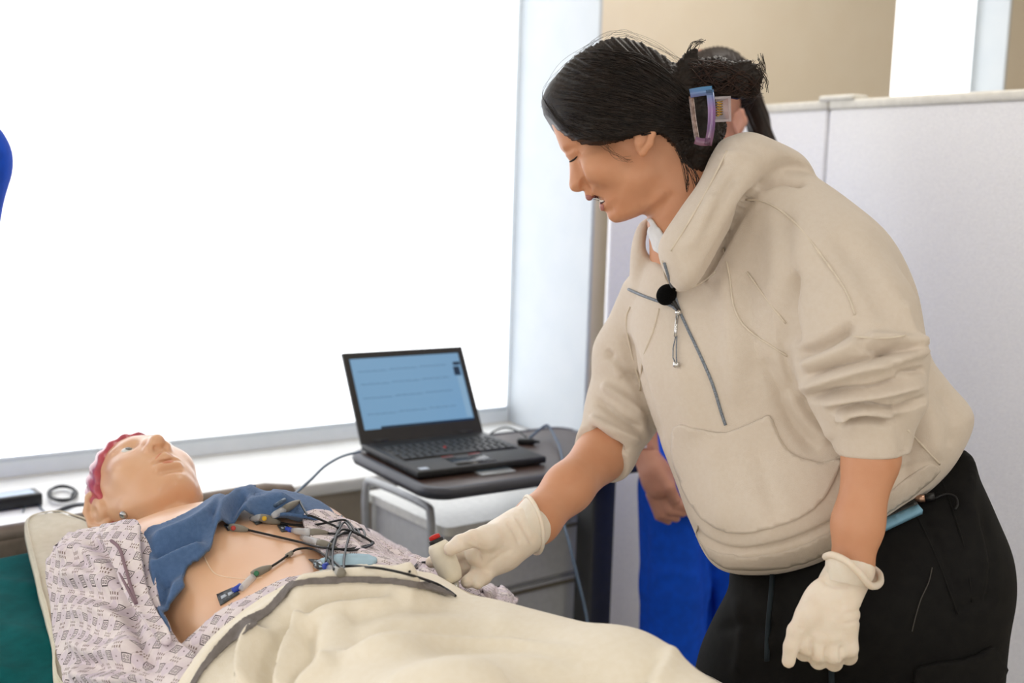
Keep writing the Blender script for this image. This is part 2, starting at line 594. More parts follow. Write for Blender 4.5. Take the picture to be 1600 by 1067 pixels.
wl(0, struct(obj('wall_ledge', *join(wbx((-4, -REC + .001, LEDGE - .035), (-.013, .02, LEDGE), .006), wbx((u2a + .001, -REC, LEDGE - .035), (u2b - .013, .02, LEDGE), .006)), M_ledge)))
# the rest of the room behind the camera: one side wall so that the ward closes on the far side
struct(obj('wall_side', *box((5.3, -5, 0), (5.5, 8, 2.75)), M_wall, smooth=False))


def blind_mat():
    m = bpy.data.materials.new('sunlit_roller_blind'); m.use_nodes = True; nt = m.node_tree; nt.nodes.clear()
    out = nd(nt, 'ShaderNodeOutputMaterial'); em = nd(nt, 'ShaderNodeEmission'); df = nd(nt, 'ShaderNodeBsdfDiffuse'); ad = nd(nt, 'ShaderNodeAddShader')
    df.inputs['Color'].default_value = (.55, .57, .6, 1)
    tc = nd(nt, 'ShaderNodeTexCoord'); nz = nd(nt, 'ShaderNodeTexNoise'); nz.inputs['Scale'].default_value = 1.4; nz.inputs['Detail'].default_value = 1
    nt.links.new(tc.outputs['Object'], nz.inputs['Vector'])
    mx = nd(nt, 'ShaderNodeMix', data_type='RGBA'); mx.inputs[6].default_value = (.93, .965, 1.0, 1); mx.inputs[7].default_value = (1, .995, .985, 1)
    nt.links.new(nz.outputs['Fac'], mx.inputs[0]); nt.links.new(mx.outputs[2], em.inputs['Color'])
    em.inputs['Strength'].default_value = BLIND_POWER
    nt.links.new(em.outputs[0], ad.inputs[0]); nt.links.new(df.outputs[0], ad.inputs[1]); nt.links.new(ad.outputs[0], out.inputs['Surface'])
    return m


M_blind = blind_mat()
M_glass = mat('window_glass', '#ffffff', .02, .5, trans=1.0)
for n, (ua, ub, rc) in enumerate(((-4, -.012, REC), (u2a, u2b - .012, .14))):
    w = wl(0, struct(obj('window_%d' % (n + 1), *join(wbx((ua, -rc - .045, LEDGE), (ub, -rc + .002, LEDGE + .07), .004), wbx((ub - .05, -rc - .045, LEDGE + .07), (ub, -rc + .002, WT), .004)),
                           M_frame, smooth=False)))
    obj('glass_pane', *wbx((ua, -rc - .035, LEDGE + .07), (ub - .05, -rc - .028, WT)), M_glass, w, smooth=False)
    g = .022 if n == 0 else .03
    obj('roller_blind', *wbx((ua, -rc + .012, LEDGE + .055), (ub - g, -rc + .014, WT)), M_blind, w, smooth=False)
    obj('blind_bottom_bar', *tube([(ua, rc - .013, LEDGE + .052), (ub - g, rc - .013, LEDGE + .052)], .007, 8), M_white, w)

# ceiling light panels (unseen above the frame; the one by the pier added to brighten the wall)
M_lamp = mat('lamp_diffuser', '#ffffff', .5, emit='#fff6ea', estr=1.0)
M_lframe = mat('lamp_frame', '#dddddd', .5)
for n, (x, y) in enumerate(((-1.3, -.4), (1.6, .2), (-.6, -1.9), (1.6, -1.9), (.75, 2.75), (3.2, 1.2))):
    L = thing('ceiling_light', 'flat square ceiling light panel unseen above the ward', 'ceiling light', (x, y, 2.75), AL, 'ceiling light panels above the ward')
    obj('frame', *box((-.32, -.32, -.03), (.32, .32, 0), .004), M_lframe, L, smooth=False)
    obj('diffuser', *box((-.3, -.3, -.034), (.3, .3, -.029)), M_lamp, L, smooth=False)
    ld = bpy.data.lights.new('panel_light', 'AREA'); ld.shape = 'SQUARE'; ld.size = .6; ld.energy = CEILING_POWER; ld.color = (1, .95, .88)
    lo = bpy.data.objects.new('panel_light', ld); COL.objects.link(lo); lo.parent = L; lo.location = (0, 0, -.04)

# fabric screens standing in front of the pier
M_screen = mat('screen_fabric', '#f5f5f7', .9, .1, nscale=260, col2='#e9e9ed', bump=.6, bscale=420, detail=5)
M_cap = mat('screen_cap', '#dedbd2', .5, .3)
SH = 1.65
s_pts = [onz(1640, 138, SH)[:2], onz(1304, 157, SH)[:2], onz(1196, 164, SH)[:2] + np.array([-.02, .03])]
d01 = s_pts[0] - s_pts[1]; d01 /= np.linalg.norm(d01); s_pts[0] = s_pts[1] + d01 * 1.15
d12 = s_pts[2] - s_pts[1]; d12 /= np.linalg.norm(d12); s_pts[2] = s_pts[1] + d12 * .36
e3 = wp(950, 330, 3.36)[:2]
panels = [(s_pts[0], s_pts[1], 'tall pale grey fabric screen panel nearest the camera, behind the black trousers'),
          (s_pts[1], s_pts[2], 'narrow pale grey fabric screen panel behind the hood, beside the seam'),
          (s_pts[2], e3, 'pale fabric screen panel behind the woman, nearest the window corner')]
for a, b, lab in panels:
    d = b - a; L = np.linalg.norm(d); ang = math.atan2(d[1], d[0])
    t = thing('screen_panel', lab, 'screen', (a[0], a[1], 0), ang, 'fabric screen panels')
    obj('fabric_panel', *box((.004, -.02, .06), (L - .004, .02, SH - .025), .006), M_screen, t, smooth=False)
    obj('top_cap', *box((.002, -.024, SH - .025), (L - .002, .024, SH), .006), M_cap, t)
    for x in (.03, L - .03):
        obj('foot', *box((x - .02, -.16, 0), (x + .02, .16, .06), .01), M_cap, t)
    if lab.startswith('tall'):
        obj('hinge_bracket', *box((L - .09, -.03, SH - .004), (L + .03, .03, SH + .012), .006), M_cap, t)

# ------------------------------------------------------------------ bed and training manikin (bed frame: x to the feet, y to the far side)
BO = np.array([-.594, 1.844, 0.]); TH = math.radians(-50.)
BR = np.array([[math.cos(TH), math.sin(TH), 0], [-math.sin(TH), math.cos(TH), 0], [0, 0, 1.]])   # rows: bed axes in world


def b2w(p):
    return np.asarray(p, float) @ BR + BO


def b2c(p):
    return w2c(b2w(p))


def c2b(p):
    return (c2w(p) - BO) @ BR.T


MZ = .745
M_teal = mat('teal_sheet', '#0d6063', .85, .08, nscale=40, col2='#0a5658', bump=.2, bscale=500)
M_brownpl = mat('brown_plastic', '#84776c', .45, .4, nscale=30, col2='#776a60')
M_bedmetal = mat('bed_frame_paint', '#cfccc2', .4, .4)
M_rubber = mat('dark_rubber', '#26282b', .7, .3)
bed = thing('hospital_bed', 'hospital bed with teal sheet and brown headboard under the manikin', 'bed', tuple(BO), TH)


def sheet_top(x, y):
    z = MZ + .003 * np.sin(9 * x + 3 * y) + .0025 * np.sin(21 * y - 8 * x + 1.) + .002 * np.sin(33 * x + 14 * y)
    # long soft creases on the near side of the head end
    for (x0, y0, x1, y1, w, a) in ((-.25, -.43, .25, -.30, .018, .008), (-.22, -.36, .2, -.22, .02, .006), (-.05, -.44, .4, -.36, .02, -.007), (-.27, -.28, -.05, -.15, .02, .006)):
        ex, ey = x1 - x0, y1 - y0; t = np.clip(((x - x0) * ex + (y - y0) * ey) / (ex * ex + ey * ey), 0, 1)
        z = z + a * np.exp(-((x - x0 - t * ex) ** 2 + (y - y0 - t * ey) ** 2) / w ** 2)
    return z


def mattress():
    n, m = 150, 70; xs = np.linspace(-.29, 1.72, n); ys = np.linspace(-.45, .45, m); V = []
    def edge(d):
        return -.055 * np.clip(1 - d / .055, 0, 1) ** 2
    X, Y = np.meshgrid(xs, ys, indexing='ij'); dd = np.minimum(np.minimum(X + .29, 1.72 - X), np.minimum(Y + .45, .45 - Y))
    Z = sheet_top(X, Y) + edge(dd)
    top = np.stack([X, Y, Z], -1).reshape(-1, 3); bot = top.copy(); bot[:, 2] = .56
    idx = lambda i, j: i * m + j
    Fc = [[idx(i, j), idx(i + 1, j), idx(i + 1, j + 1), idx(i, j + 1)] for i in range(n - 1) for j in range(m - 1)]
    N = n * m; Fc += [[q + N for q in f][::-1] for f in Fc]
    for i in range(n - 1):
        Fc += [[idx(i + 1, 0), idx(i, 0), N + idx(i, 0), N + idx(i + 1, 0)], [idx(i, m - 1), idx(i + 1, m - 1), N + idx(i + 1, m - 1), N + idx(i, m - 1)]]
    for j in range(m - 1):
        Fc += [[idx(0, j), idx(0, j + 1), N + idx(0, j + 1), N + idx(0, j)], [idx(n - 1, j + 1), idx(n - 1, j), N + idx(n - 1, j), N + idx(n - 1, j + 1)]]
    return np.concatenate([top, bot]), Fc


obj('mattress', *mattress(), M_teal, bed, label='mattress in a creased teal sheet')
obj('bed_deck', *box((-.3, -.44, .49), (1.74, .44, .555), .01), M_bedmetal, bed)
hb = obj('headboard', *box((-.37, -.47, .42), (-.335, .47, .75), .014, 3), M_brownpl, bed)
obj('headboard_rail', *tube([(-.352, -.47, .75), (-.352, .40, .752), (-.352, .455, .742), (-.352, .475, .71), (-.352, .478, .6)], .017, 12), M_brownpl, hb)
for x in (-.2, 1.55):
    for y in (-.36, .36):
        lg = obj('leg', *box((x - .025, y - .025, .1), (x + .025, y + .025, .5), .005), M_bedmetal, bed)
        obj('castor', *lathe([(.02, -.018), (.05, -.014), (.05, .014), (.02, .018)], 20, ((x, y, .05), (0, 1, 0))), M_rubber, lg)

# ---- the manikin's body as one field
M_skinpl = mat('manikin_skin', '#e2b592', .36, .45, nscale=14, col2='#deae8a', sss=.12, coat=.15)
mk = Field((-.15, -.40, .735), (.80, .40, 1.02), .0027)
mk.ell((.33, 0, .842), (.21, .195, .098), k=.03)
mk.cone((.205, -.16, .835), (.205, .16, .835), .062, .062, .04)
mk.ell((.56, 0, .835), (.24, .168, .088), k=.05)
mk.ell((.76, 0, .822), (.17, .168, .084), k=.05)
for s in (-1, 1):
    mk.ell((.315, s * .085, .872), (.095, .09, .062), k=.04)
mk.chain([((.21, -.165, .828), .050), ((.50, -.20, .803), .038), ((.74, -.20, .80), .031)], .03)
mk.chain([((.21, .175, .828), .050), ((.46, .225, .806), .038), ((.68, .225, .80), .031)], .03)
# head, tipped back: hp turns a point given for a level head
HT = math.radians(-5.); HRm = np.array([[math.cos(HT), 0, math.sin(HT)], [0, 1, 0], [-math.sin(HT), 0, math.cos(HT)]])


def hp(p):
    q = np.asarray(p, float) - (0, 0, .88); return q @ HRm + (0, 0, .885)


def hell(c, r, k=.01, sub=False):
    mk.ell(hp(c), r, HRm, k, sub)


def hcone(a, b, ra, rb, k=.01, sub=False):
    mk.cone(hp(a), hp(b), ra, rb, k, sub)


mk.cone((.07, 0, .842), (.20, 0, .842), .050, .056, .02)
mk.ell((.21, 0, .845), (.06, .12, .06), k=.03)
hell((-.015, 0, .882), (.102, .077, .094), 0)
hell((.03, 0, .902), (.086, .064, .070), .018)
hell((.072, 0, .903), (.044, .050, .046), .016)
hell((.101, 0, .928), (.018, .024, .021), .018)
for s in (-1, 1):
    hcone((.018, s * .060, .872), (.060, s * .050, .888), .013, .014, .014)
    hcone((.060, s * .050, .888), (.102, s * .022, .918), .014, .013, .014)   # jaw line
    hell((.022, s * .043, .934), (.028, .02, .02), .018)                      # cheek bones
    hcone((-.028, s * .014, .962), (-.026, s * .044, .951), .008, .006, .012)   # brow
    hell((-.004, s * .032, .976), (.013, .017, .0145), .008, True)            # socket
    hell((-.003, s * .032, .9525), (.0135, .0145, .0125), .0025)                # eyeball
    hcone((.0065, s * .021, .957), (.0065, s * .044, .951), .0036, .0034, .004)  # lower lid
    hcone((-.015, s * .019, .962), (-.014, s * .045, .956), .0036, .0034, .004)  # upper lid
hcone((-.022, 0, .957), (.010, 0, .973), .0085, .0095, .01)
hcone((.010, 0, .973), (.034, 0, .984), .0095, .0125, .01)
for s in (-1, 1):
    hell((.037, s * .0135, .973), (.0105, .0085, .0105), .006)
    hell((.0475, s * .0075, .977), (.0065, .0042, .0055), .002, True)       # nostrils
hcone((.066, -.018, .957), (.063, 0, .966), .005, .007, .008); hcone((.063, 0, .966), (.066, .018, .957), .007, .005, .008)
hcone((.079, -.014, .955), (.080, .014, .955), .0075, .0075, .008)
hcone((.0718, -.024, .962), (.0718, .024, .962), .003, .003, .003, True)
hcone((.091, -.012, .954), (.091, .012, .954), .005, .005, .008, True)
mk.cone((.13, 0, .878), (.19, 0, .888), .014, .014, .02)                      # windpipe
for s in (-1, 1):                                                                  # ears: rim, lobe, bowl
    e = [(-.022, .0755, .897), (-.031, .085, .882), (-.024, .091, .860), (-.004, .090, .844), (.020, .083, .846), (.028, .076, .857)]
    hell((0, s * .079, .868), (.026, .010, .022), .006)
    for p, q in zip(e[:-1], e[1:]):
        hcone((p[0], s * p[1], p[2]), (q[0], s * q[1], q[2]), .0058, .0058, .004)
    hell((.004, s * .091, .868), (.012, .006, .009), .004, True)
mkV, mkQ = mk.mesh(1)
lg = Field((.70, -.26, .70), (1.75, .26, 1.05), .008)
for s in (-1, 1):
    lg.chain([((.76, s * .09, .82), .080), ((.99, s * .105, .846), .080), ((1.22, s * .105, .84), .060), ((1.62, s * .10, .80), .042)], .03)
    lg.cone((1.62, s * .10, .80), (1.66, s * .11, .96), .04, .03, .02)
lgV, lgQ = lg.mesh(2)
manikin = thing('medical_manikin', 'tan plastic patient manikin lying on the bed, bare chest exposed', 'manikin', tuple(b2w((.3, 0, MZ))))
mv = np.concatenate([mkV, lgV]); mq = np.concatenate([mkQ, lgQ + len(mkV)])
obj('body', b2w(mv), mq, M_skinpl, manikin, rel=True)
mkC = b2c(mkV); T_mk = bvh(mkC, mkQ)

# moulded pink hair cap
M_pinkhair = mat('pink_moulded_hair', '#c4525f', .35, .5, nscale=50, col2='#a03f52', aniso=(1, .3, 1), coat=.3)
hc = Field((-.16, -.11, .76), (.10, .11, 1.0), .0025)
hc.ell((-.020, 0, .881), (.110, .0850, .0990), k=0)
hc.cone((.02, 0, .84), (.07, 0, .835), .058, .055, .02)
hc.half((1, 0, .88), -.060 + .88 * .965, .006)
hV, hQ = hc.mesh(1)
hN = vnormals(hV, hQ); hV = hV + hN * (.0016 * np.sin(np.arctan2(hV[:, 1], hV[:, 2] - .86) * 26 + 18 * hV[:, 0]))[:, None]
hV = hp(hV)
obj('hair', b2w(hV), hQ, M_pinkhair, manikin, rel=True, label='moulded pink hair')
# eyes, brows, neck stud
M_eye = mat('manikin_eye', '#dfe3e2', .2, .6); M_iris = mat('manikin_iris', '#5b5a55', .2, .6); M_brow = mat('manikin_brow', '#8d7f83', .7)
M_steel = mat('steel', '#c9cccf', .25, .5, metal=1.0)
M_lip = mat('manikin_lip', '#dc9276', .4, .4)
for s in (-1, 1):
    L = lathe([(.0001, .0142), (.005, .0137), (.0085, .0119), (.011, .0088), (.012, .004), (.012, 0)][::-1], 18, ((-.003, s * .032, .9525), (.1, 0, 1)))
    ey = obj('eye', b2w(hp(L[0])), L[1], M_eye, manikin, rel=True)
    ir = lathe([(.0056, .0136), (.004, .0144), (.0001, .0149)], 16, ((-.003, s * .032, .9525), (.12, 0, 1)))
    obj('iris', b2w(hp(ir[0])) - np.array(manikin.location), ir[1], M_iris, ey)
    br = [hp((-.034 - .004 * math.sin(t * 3), s * (.016 + .030 * t), .9695 - .013 * t)) for t in np.linspace(0, 1, 8)]
    tb_ = tube(br, [.0008, .0016, .0018, .0018, .0016, .0014, .001, .0006], 6); obj('eyebrow', b2w(tb_[0]), tb_[1], M_brow, manikin, rel=True)
for nm, P, w in (('upper_lip', [(.0665, -.021, .963), (.0625, -.006, .9725), (.064, 0, .9722), (.0625, .006, .9725), (.0665, .021, .963)], .0034), ('lower_lip', [(.0765, -.019, .9595), (.0785, -.006, .9627), (.0785, .006, .9627), (.0765, .019, .9595)], .0042)):
    L = crom(P, 5); r = w * np.sin(np.linspace(.15, math.pi - .15, len(L)))
    obj(nm, *(lambda q: (b2w(hp(q[0])), q[1]))(tube(L - np.array([0, 0, .002]), r, 8)), M_lip, manikin, rel=True)
p, n = hit(T_mk, 194, 804)
st = lathe([(.006, -.003), (.0068, .002), (.006, .0045), (.0035, .0055)], 16, (p, n))
obj('neck_stud', c2w(st[0]), st[1], M_steel, manikin, rel=True, label='shiny round metal stud on the neck')
# joint line of the chest skin plate
ln = seam(T_mk, [(318, 868), (330, 890), (345, 900), (385, 905), (410, 902)], .0008, 0)
M_seam = mat('skin_seam', '#f0d2b6', .4)
obj('chest_plate_seam', c2w(ln[0]), ln[1], M_seam, manikin, rel=True)

# ---- draped surfaces
GX = np.arange(-.34, 1.76, .01); GY = np.arange(-.62, .621, .01)
_tb = bvh(mv, mq)
HB = np.zeros((len(GX), len(GY)))
for i, x in enumerate(GX):
    for j, y in enumerate(GY):
        r = _tb.ray_cast(Vector((x, y, 2)), Vector((0, 0, -1)))
        inside = -.29 < x < 1.72 and abs(y) < .45
        base = float(sheet_top(x, y)) if inside else MZ - .05 - 3.0 * max(0, abs(y) - .45)
        HB[i, j] = max(base, r[0][2] if r[0] is not None else 0)


def drape(H, it, off=0.):
    z = H.copy()
    for _ in range(it):
        p = np.pad(z, 1, mode='edge')
        zb = (p[:-2, 1:-1] + p[2:, 1:-1] + p[1:-1, :-2] + p[1:-1, 2:]) / 4
        z = np.maximum(H, zb)
    return z + off


def hf_tree(Z, x0=-1, x1=9):
    i = np.where((GX >= x0) & (GX <= x1))[0]
    X, Y = np.meshgrid(GX[i], GY, indexing='ij'); V = np.stack([X, Y, Z[i]], -1).reshape(-1, 3); n, m = len(i), len(GY)
    a = (np.arange(n - 1)[:, None] * m + np.arange(m - 1)[None]).ravel()
    Q = np.stack([a, a + m, a + m + 1, a + 1], 1)
    V = relax(V, Q, 2)
    return b2c(V), Q


def bil(G, x, y):
    i = np.clip((x - GX[0]) / .01, 0, len(GX) - 1.001); j = np.clip((y - GY[0]) / .01, 0, len(GY) - 1.001)
    a = i.astype(int); b = j.astype(int); u = i - a; v = j - b
    return G[a, b] * (1 - u) * (1 - v) + G[a + 1, b] * u * (1 - v) + G[a, b + 1] * (1 - u) * v + G[a + 1, b + 1] * u * v


Z_gown = drape(HB, 6, .004)
_dz = np.gradient(Z_gown, .01, axis=1); ARC = np.cumsum(np.sqrt(1 + _dz ** 2), axis=1) * .01
T_gown = bvh(*hf_tree(Z_gown))


def add_uv(o, uv):
    m = o.data; l = m.uv_layers.new(name='cloth'); idx = np.zeros(len(m.loops), np.int32); m.loops.foreach_get('vertex_index', idx)
    l.data.foreach_set('uv', np.asarray(uv, np.float32)[idx].ravel())


def cloth(name, tree, poly, material, parent=None, off=.002, thick=.004, step=7., fold=(), uvd=False, smooth=4, relaxn=1, rip=None, fs=1.0):
    V, T, px = patch(tree, poly, off, thick, step, smooth, relaxn)
    n = len(V) // 2
    top = V[:n]; V0 = V.copy()
    if fold:
        fold = [(p_, w * 1.2, a * fs if a > 0 else a * .7 * fs) for p_, w, a in fold]; tt = T[(T < n).all(1)]; d = folds(top, tt, fold, .4) - top
        V = np.concatenate([top + d, V[n:] + d])
    if rip is not None:
        N = vnormals(V[:n], T[(T < n).all(1)]); d = N * rip(c2b(V[:n]))[:, None]; V = np.concatenate([V[:n] + d, V[n:] + d])
    w = c2w(V)
    if parent is None:
        o = vobj(name, w, T, material)
    else:
        o = obj(name, w, T, material, parent, rel=True)
    if uvd:
        b = c2b(V0); add_uv(o, np.stack([b[:, 0], bil(ARC, b[:, 0], b[:, 1])], 1))
    return o, bvh(V, T)


def gown_mat():
    m = mat('printed_gown_cotton', '#e9e0e0', .8, .2, nscale=60, col2='#ddd1d6', bump=.1, bscale=700)
    nt = m.node_tree; b = nt.nodes['Principled BSDF']; base = b.inputs['Base Color'].links[0].from_socket
    uv = nd(nt, 'ShaderNodeUVMap', uv_map='cloth')
    def M(op, a, c=None, d=None):
        n = nd(nt, 'ShaderNodeMath', operation=op)
        for i, v in enumerate((a, c, d)):
            if v is None:
                continue
            if isinstance(v, (int, float)):
                n.inputs[i].default_value = v
            else:
                nt.links.new(v, n.inputs[i])
        return n.outputs[0]
    sp = nd(nt, 'ShaderNodeSeparateXYZ'); nt.links.new(uv.outputs[0], sp.inputs[0])
    S = .028
    r = math.radians(20)
    ux = M('ADD', M('MULTIPLY', sp.outputs[0], math.cos(r) / S), M('MULTIPLY', sp.outputs[1], math.sin(r) / S))
    uy = M('ADD', M('MULTIPLY', sp.outputs[0], -math.sin(r) / S), M('MULTIPLY', sp.outputs[1], math.cos(r) / S))
    def cell(ox, oy):
        fx = M('SUBTRACT', M('FRACT', M('ADD', ux, ox)), .5); fy = M('SUBTRACT', M('FRACT', M('ADD', uy, oy)), .5)
        return fx, fy
    ax, ay = cell(0, 0); bx_, by_ = cell(.5, .5)
    aa, ab = M('ABSOLUTE', ax), M('ABSOLUTE', ay); mxm = M('MAXIMUM', aa, ab)
    band = lambda v, c, w: M('LESS_THAN', M('ABSOLUTE', M('SUBTRACT', v, c)), w)
    ring = band(mxm, .20, .022)
    petal = M('MULTIPLY', M('LESS_THAN', mxm, .135), M('GREATER_THAN', M('MINIMUM', aa, ab), .022))
    hole = M('LESS_THAN', M('MAXIMUM', M('ABSOLUTE', M('SUBTRACT', aa, .08)), M('ABSOLUTE', M('SUBTRACT', ab, .08))), .028)
    petal = M('MULTIPLY', petal, M('SUBTRACT', 1.0, hole))
    dark = M('MAXIMUM', ring, petal)
    # clusters of little dashes
    ba, bb = M('ABSOLUTE', bx_), M('ABSOLUTE', by_)
    inb = M('MULTIPLY', M('LESS_THAN', ba, .24), M('LESS_THAN', bb, .2))
    dx = M('ABSOLUTE', M('SUBTRACT', M('FRACT', M('MULTIPLY', bx_, 8.0)), .5)); dy = M('ABSOLUTE', M('SUBTRACT', M('FRACT', M('MULTIPLY', by_, 6.0)), .5))
    dash = M('MULTIPLY', inb, M('MULTIPLY', M('LESS_THAN', dx, .24), M('LESS_THAN', dy, .3)))
    cx_, cy_ = cell(.5, 0.)
    dot = M('LESS_THAN', M('SQRT', M('ADD', M('MULTIPLY', cx_, cx_), M('MULTIPLY', cy_, cy_))), .035)
    ex_, ey_ = cell(0., .5)
    hexl = M('MULTIPLY', band(M('ADD', M('ABSOLUTE', ex_), M('MULTIPLY', M('ABSOLUTE', ey_), .6)), .36, .012), M('GREATER_THAN', mxm, .24))
    def over(fac, colr, base):
        mx = nd(nt, 'ShaderNodeMix', data_type='RGBA'); nt.links.new(fac, mx.inputs[0]); nt.links.new(base, mx.inputs[6]); mx.inputs[7].default_value = lin(colr); return mx.outputs[2]
    lavender = M('MULTIPLY', M('LESS_THAN', M('ADD', M('ABSOLUTE', cx_), M('ABSOLUTE', cy_)), .4), .45)
    c = over(lavender, '#cdbfd0', base); c = over(M('MULTIPLY', hexl, .5), '#a99aa0', c); c = over(M('MULTIPLY', dash, .85), '#6b4f45', c); c = over(dot, '#5d4750', c); c = over(M('MULTIPLY', dark, .9), '#3f3238', c)
    nt.links.new(c, b.inputs['Base Color'])
    return m


M_gown = gown_mat()
M_denim = mat('slate_blue_knit', '#54709a', .85, .15, nscale=160, col2='#4c6890', bump=.45, bscale=600, sheen=.2)
M_pillow = mat('cream_pad_fabric', '#e2dccb', .85, .15, nscale=80, col2='#dbd5c2', bump=.3, bscale=500)
M_blanket = mat('cream_flannel', '#f3ebdb', .95, .1, nscale=120, col2='#f0e7d5', bump=.3, bscale=700, sheen=.25)
M_stripe = mat('grey_stripe_flannel', '#857f7d', .95, .1, nscale=120, col2='#78726f', bump=.5, bscale=700)
M_lightblue = mat('pale_blue_pad', '#a9c6d6', .8, .2, nscale=50)

# pillow pad on the mattress
HM = np.where((np.abs(GY)[None, :] < .45) & (GX[:, None] > -.29) & (GX[:, None] < 1.72), sheet_top(GX[:, None], GY[None, :]), MZ - .06)
pctl = [c2b(w2c(np.array([*onz(x, y, z)[:2], z]))) for x, y, z in ((108, 1085, .760), (80, 1000, .765), (62, 930, .772), (48, 870, .782), (38, 824, .793), (50, 806, .800), (90, 799, .806), (128, 811, .800), (168, 836, .79))]
pctl += [np.array(p) for p in ((-.13, .05, .785), (-.12, .2, .78), (.05, .27, .77), (.25, .25, .765), (.40, .05, .765), (.40, -.1, .765))]
pp = np.array([p[:2] for p in pctl])
X, Y = np.meshgrid(GX, GY, indexing='ij'); pd = poly_sd(crom(pp, 4, True), X, Y)
w_ = 0; PZ = 0
for p in pctl + [np.array((-.05, -.15, .782)), np.array((.1, -.2, .775)), np.array((0, 0, .78))]:
    k_ = 1 / ((X - p[0]) ** 2 + (Y - p[1]) ** 2 + .0006) ** 1.5; w_ = w_ + k_; PZ = PZ + k_ * p[2]
PZ = PZ / w_
BUMP = np.where(pd > 0, np.maximum(PZ - HM, .01), 0)


def flat_cloth(name, Z, polyxy, material, thick, parent=None, step=.008, zoff=0., coarse=1):
    """sheet over a bed-frame height field, cut to an outline in bed x, y"""
    P = crom(polyxy, 5, True)
    Q = [P[0]]
    for p in P[1:]:
        if np.linalg.norm(p - Q[-1]) > step * .6:
            Q.append(p)
    P = np.array(Q); lo, hi = P.min(0), P.max(0)
    gx, gy = np.meshgrid(np.arange(lo[0], hi[0], step), np.arange(lo[1], hi[1], step)); gx = gx + (np.arange(gx.shape[0]) % 2 * step / 2)[:, None]; gx, gy = gx.ravel(), gy.ravel(); m = poly_sd(P, gx, gy) > step * .5
    if coarse > 1:                               # thin out what hangs below the frame
        vx, vy = pix(b2w(np.column_stack([gx, gy, bil(Z, gx, gy)]))); far = (vy > 1110) | (gy > .36); k = np.arange(len(gx)) % (coarse * coarse) == 0; m &= ~far | k
    v2, _, tri, _, _, _ = delaunay_2d_cdt([Vector(p) for p in P] + [Vector(p) for p in zip(gx[m], gy[m])], [(i, (i + 1) % len(P)) for i in range(len(P))], [], 1, 1e-5)
    xy = np.array([v[:] for v in v2]); T = np.array([f for f in tri if len(f) == 3])
    z = bil(Z, xy[:, 0], xy[:, 1]) + zoff
    top = b2c(np.column_stack([xy, z + thick])); bot = b2c(np.column_stack([xy, z]))
    nr = np.cross(top[T[:, 1]] - top[T[:, 0]], top[T[:, 2]] - top[T[:, 0]]); up = CM @ np.array([0, 0, 1.]); fl = nr @ up < 0; T[fl] = T[fl][:, ::-1]
    return top, bot, T


top, bot, T = flat_cloth('pillow', HM, pp, M_pillow, 0., zoff=.001)
bb_ = c2b(top); top = b2c(np.column_stack([bb_[:, :2], bil(PZ, bb_[:, 0], bb_[:, 1]) + .004 * np.sqrt(np.clip(bil(pd, bb_[:, 0], bb_[:, 1]) / .02, 0, 1))])); bot = b2c(np.column_stack([bb_[:, :2], np.maximum(bil(PZ, bb_[:, 0], bb_[:, 1]) - .016, bil(HM, bb_[:, 0], bb_[:, 1]) + .002)]))
top = folds(top, T, [([(75, 806), (68, 812), (80, 860), (100, 960)], 5, -.002), ([(75, 806), (110, 808), (150, 830)], 5, -.002)])
Vs, Fs = solid(top, bot, T)
pil = vobj('pillow_pad', c2w(Vs), Fs, M_pillow)
tag(pil, 'flat cream pillow pad with piped rim under the manikin shoulder', 'pillow')
PP = crom(pp * .97 + pp.mean(0) * .03, 6, True)
obj('piping', *(lambda r: (b2w(r[0]) - np.array(pil.location), r[1]))(tube(np.column_stack([PP, [bil(PZ, np.array([p[0]]), np.array([p[1]]))[0] + .0045 for p in PP]]), .0015, 6)), M_pillow, pil)

# the gown, open at the front: near sleeve, lapel strip, strip under the blanket, far sleeve
Zg2 = np.maximum(Z_gown, HM + BUMP + .006); Zg2 = drape(Zg2, 4)
T_g2 = bvh(*hf_tree(Zg2))
gown = thing('hospital_gown', 'white and lavender printed hospital gown opened around the manikin chest', 'gown', tuple(b2w((.3, 0, MZ))))
rp = lambda b: .0012 * np.sin(60 * b[:, 0] + 40 * b[:, 1]) + .001 * np.sin(95 * b[:, 1] - 30 * b[:, 0])
cloth('near_sleeve', T_g2, [(86, 872), (97, 854), (122, 840), (160, 836), (205, 832), (236, 850), (250, 900), (262, 960), (285, 1010), (320, 1040), (330, 1110), (250, 1130), (130, 1130), (108, 1060), (98, 1000), (91, 940), (85, 905)], M_gown, gown, .009, .005, 3.6, [
    ([(95, 895), (130, 900), (175, 915), (205, 930)], 9, .010), ([(100, 920), (140, 930), (190, 950)], 7, -.007), ([(88, 870), (120, 862), (150, 872), (178, 900)], 10, .012),
    ([(130, 850), (160, 862), (185, 890)], 7, -.008), ([(150, 842), (175, 858), (190, 884)], 6, .008), ([(110, 960), (150, 950), (195, 975)], 10, .006), ([(105, 1000), (160, 1020), (215, 1005)], 9, .007),
    ([(110, 1030), (170, 1045), (230, 1035)], 7, -.007), ([(190, 905), (205, 960), (222, 1010), (245, 1050)], 9, -.012), ([(215, 900), (232, 960), (262, 1020)], 7, .004), ([(110, 1050), (160, 1062), (240, 1058)], 8, .008)], True, rip=rp, fs=1.45)
lap, T_lap = cloth('lapel', T_g2, [(172, 842), (200, 834), (228, 834), (233, 870), (243, 920), (258, 970), (280, 1020), (262, 1030), (238, 1010), (215, 960), (198, 905), (185, 870)], M_gown, gown, .020, .005, 5, [([(180, 850), (195, 890), (212, 945), (245, 1010)], 5, .004)], True)
M_gtrim = mat('gown_trim', '#8d7680', .8, .2)
sm = seam(T_lap, [(174, 845), (186, 856), (194, 880), (204, 915), (220, 962), (240, 1006)], .0022, .0006)
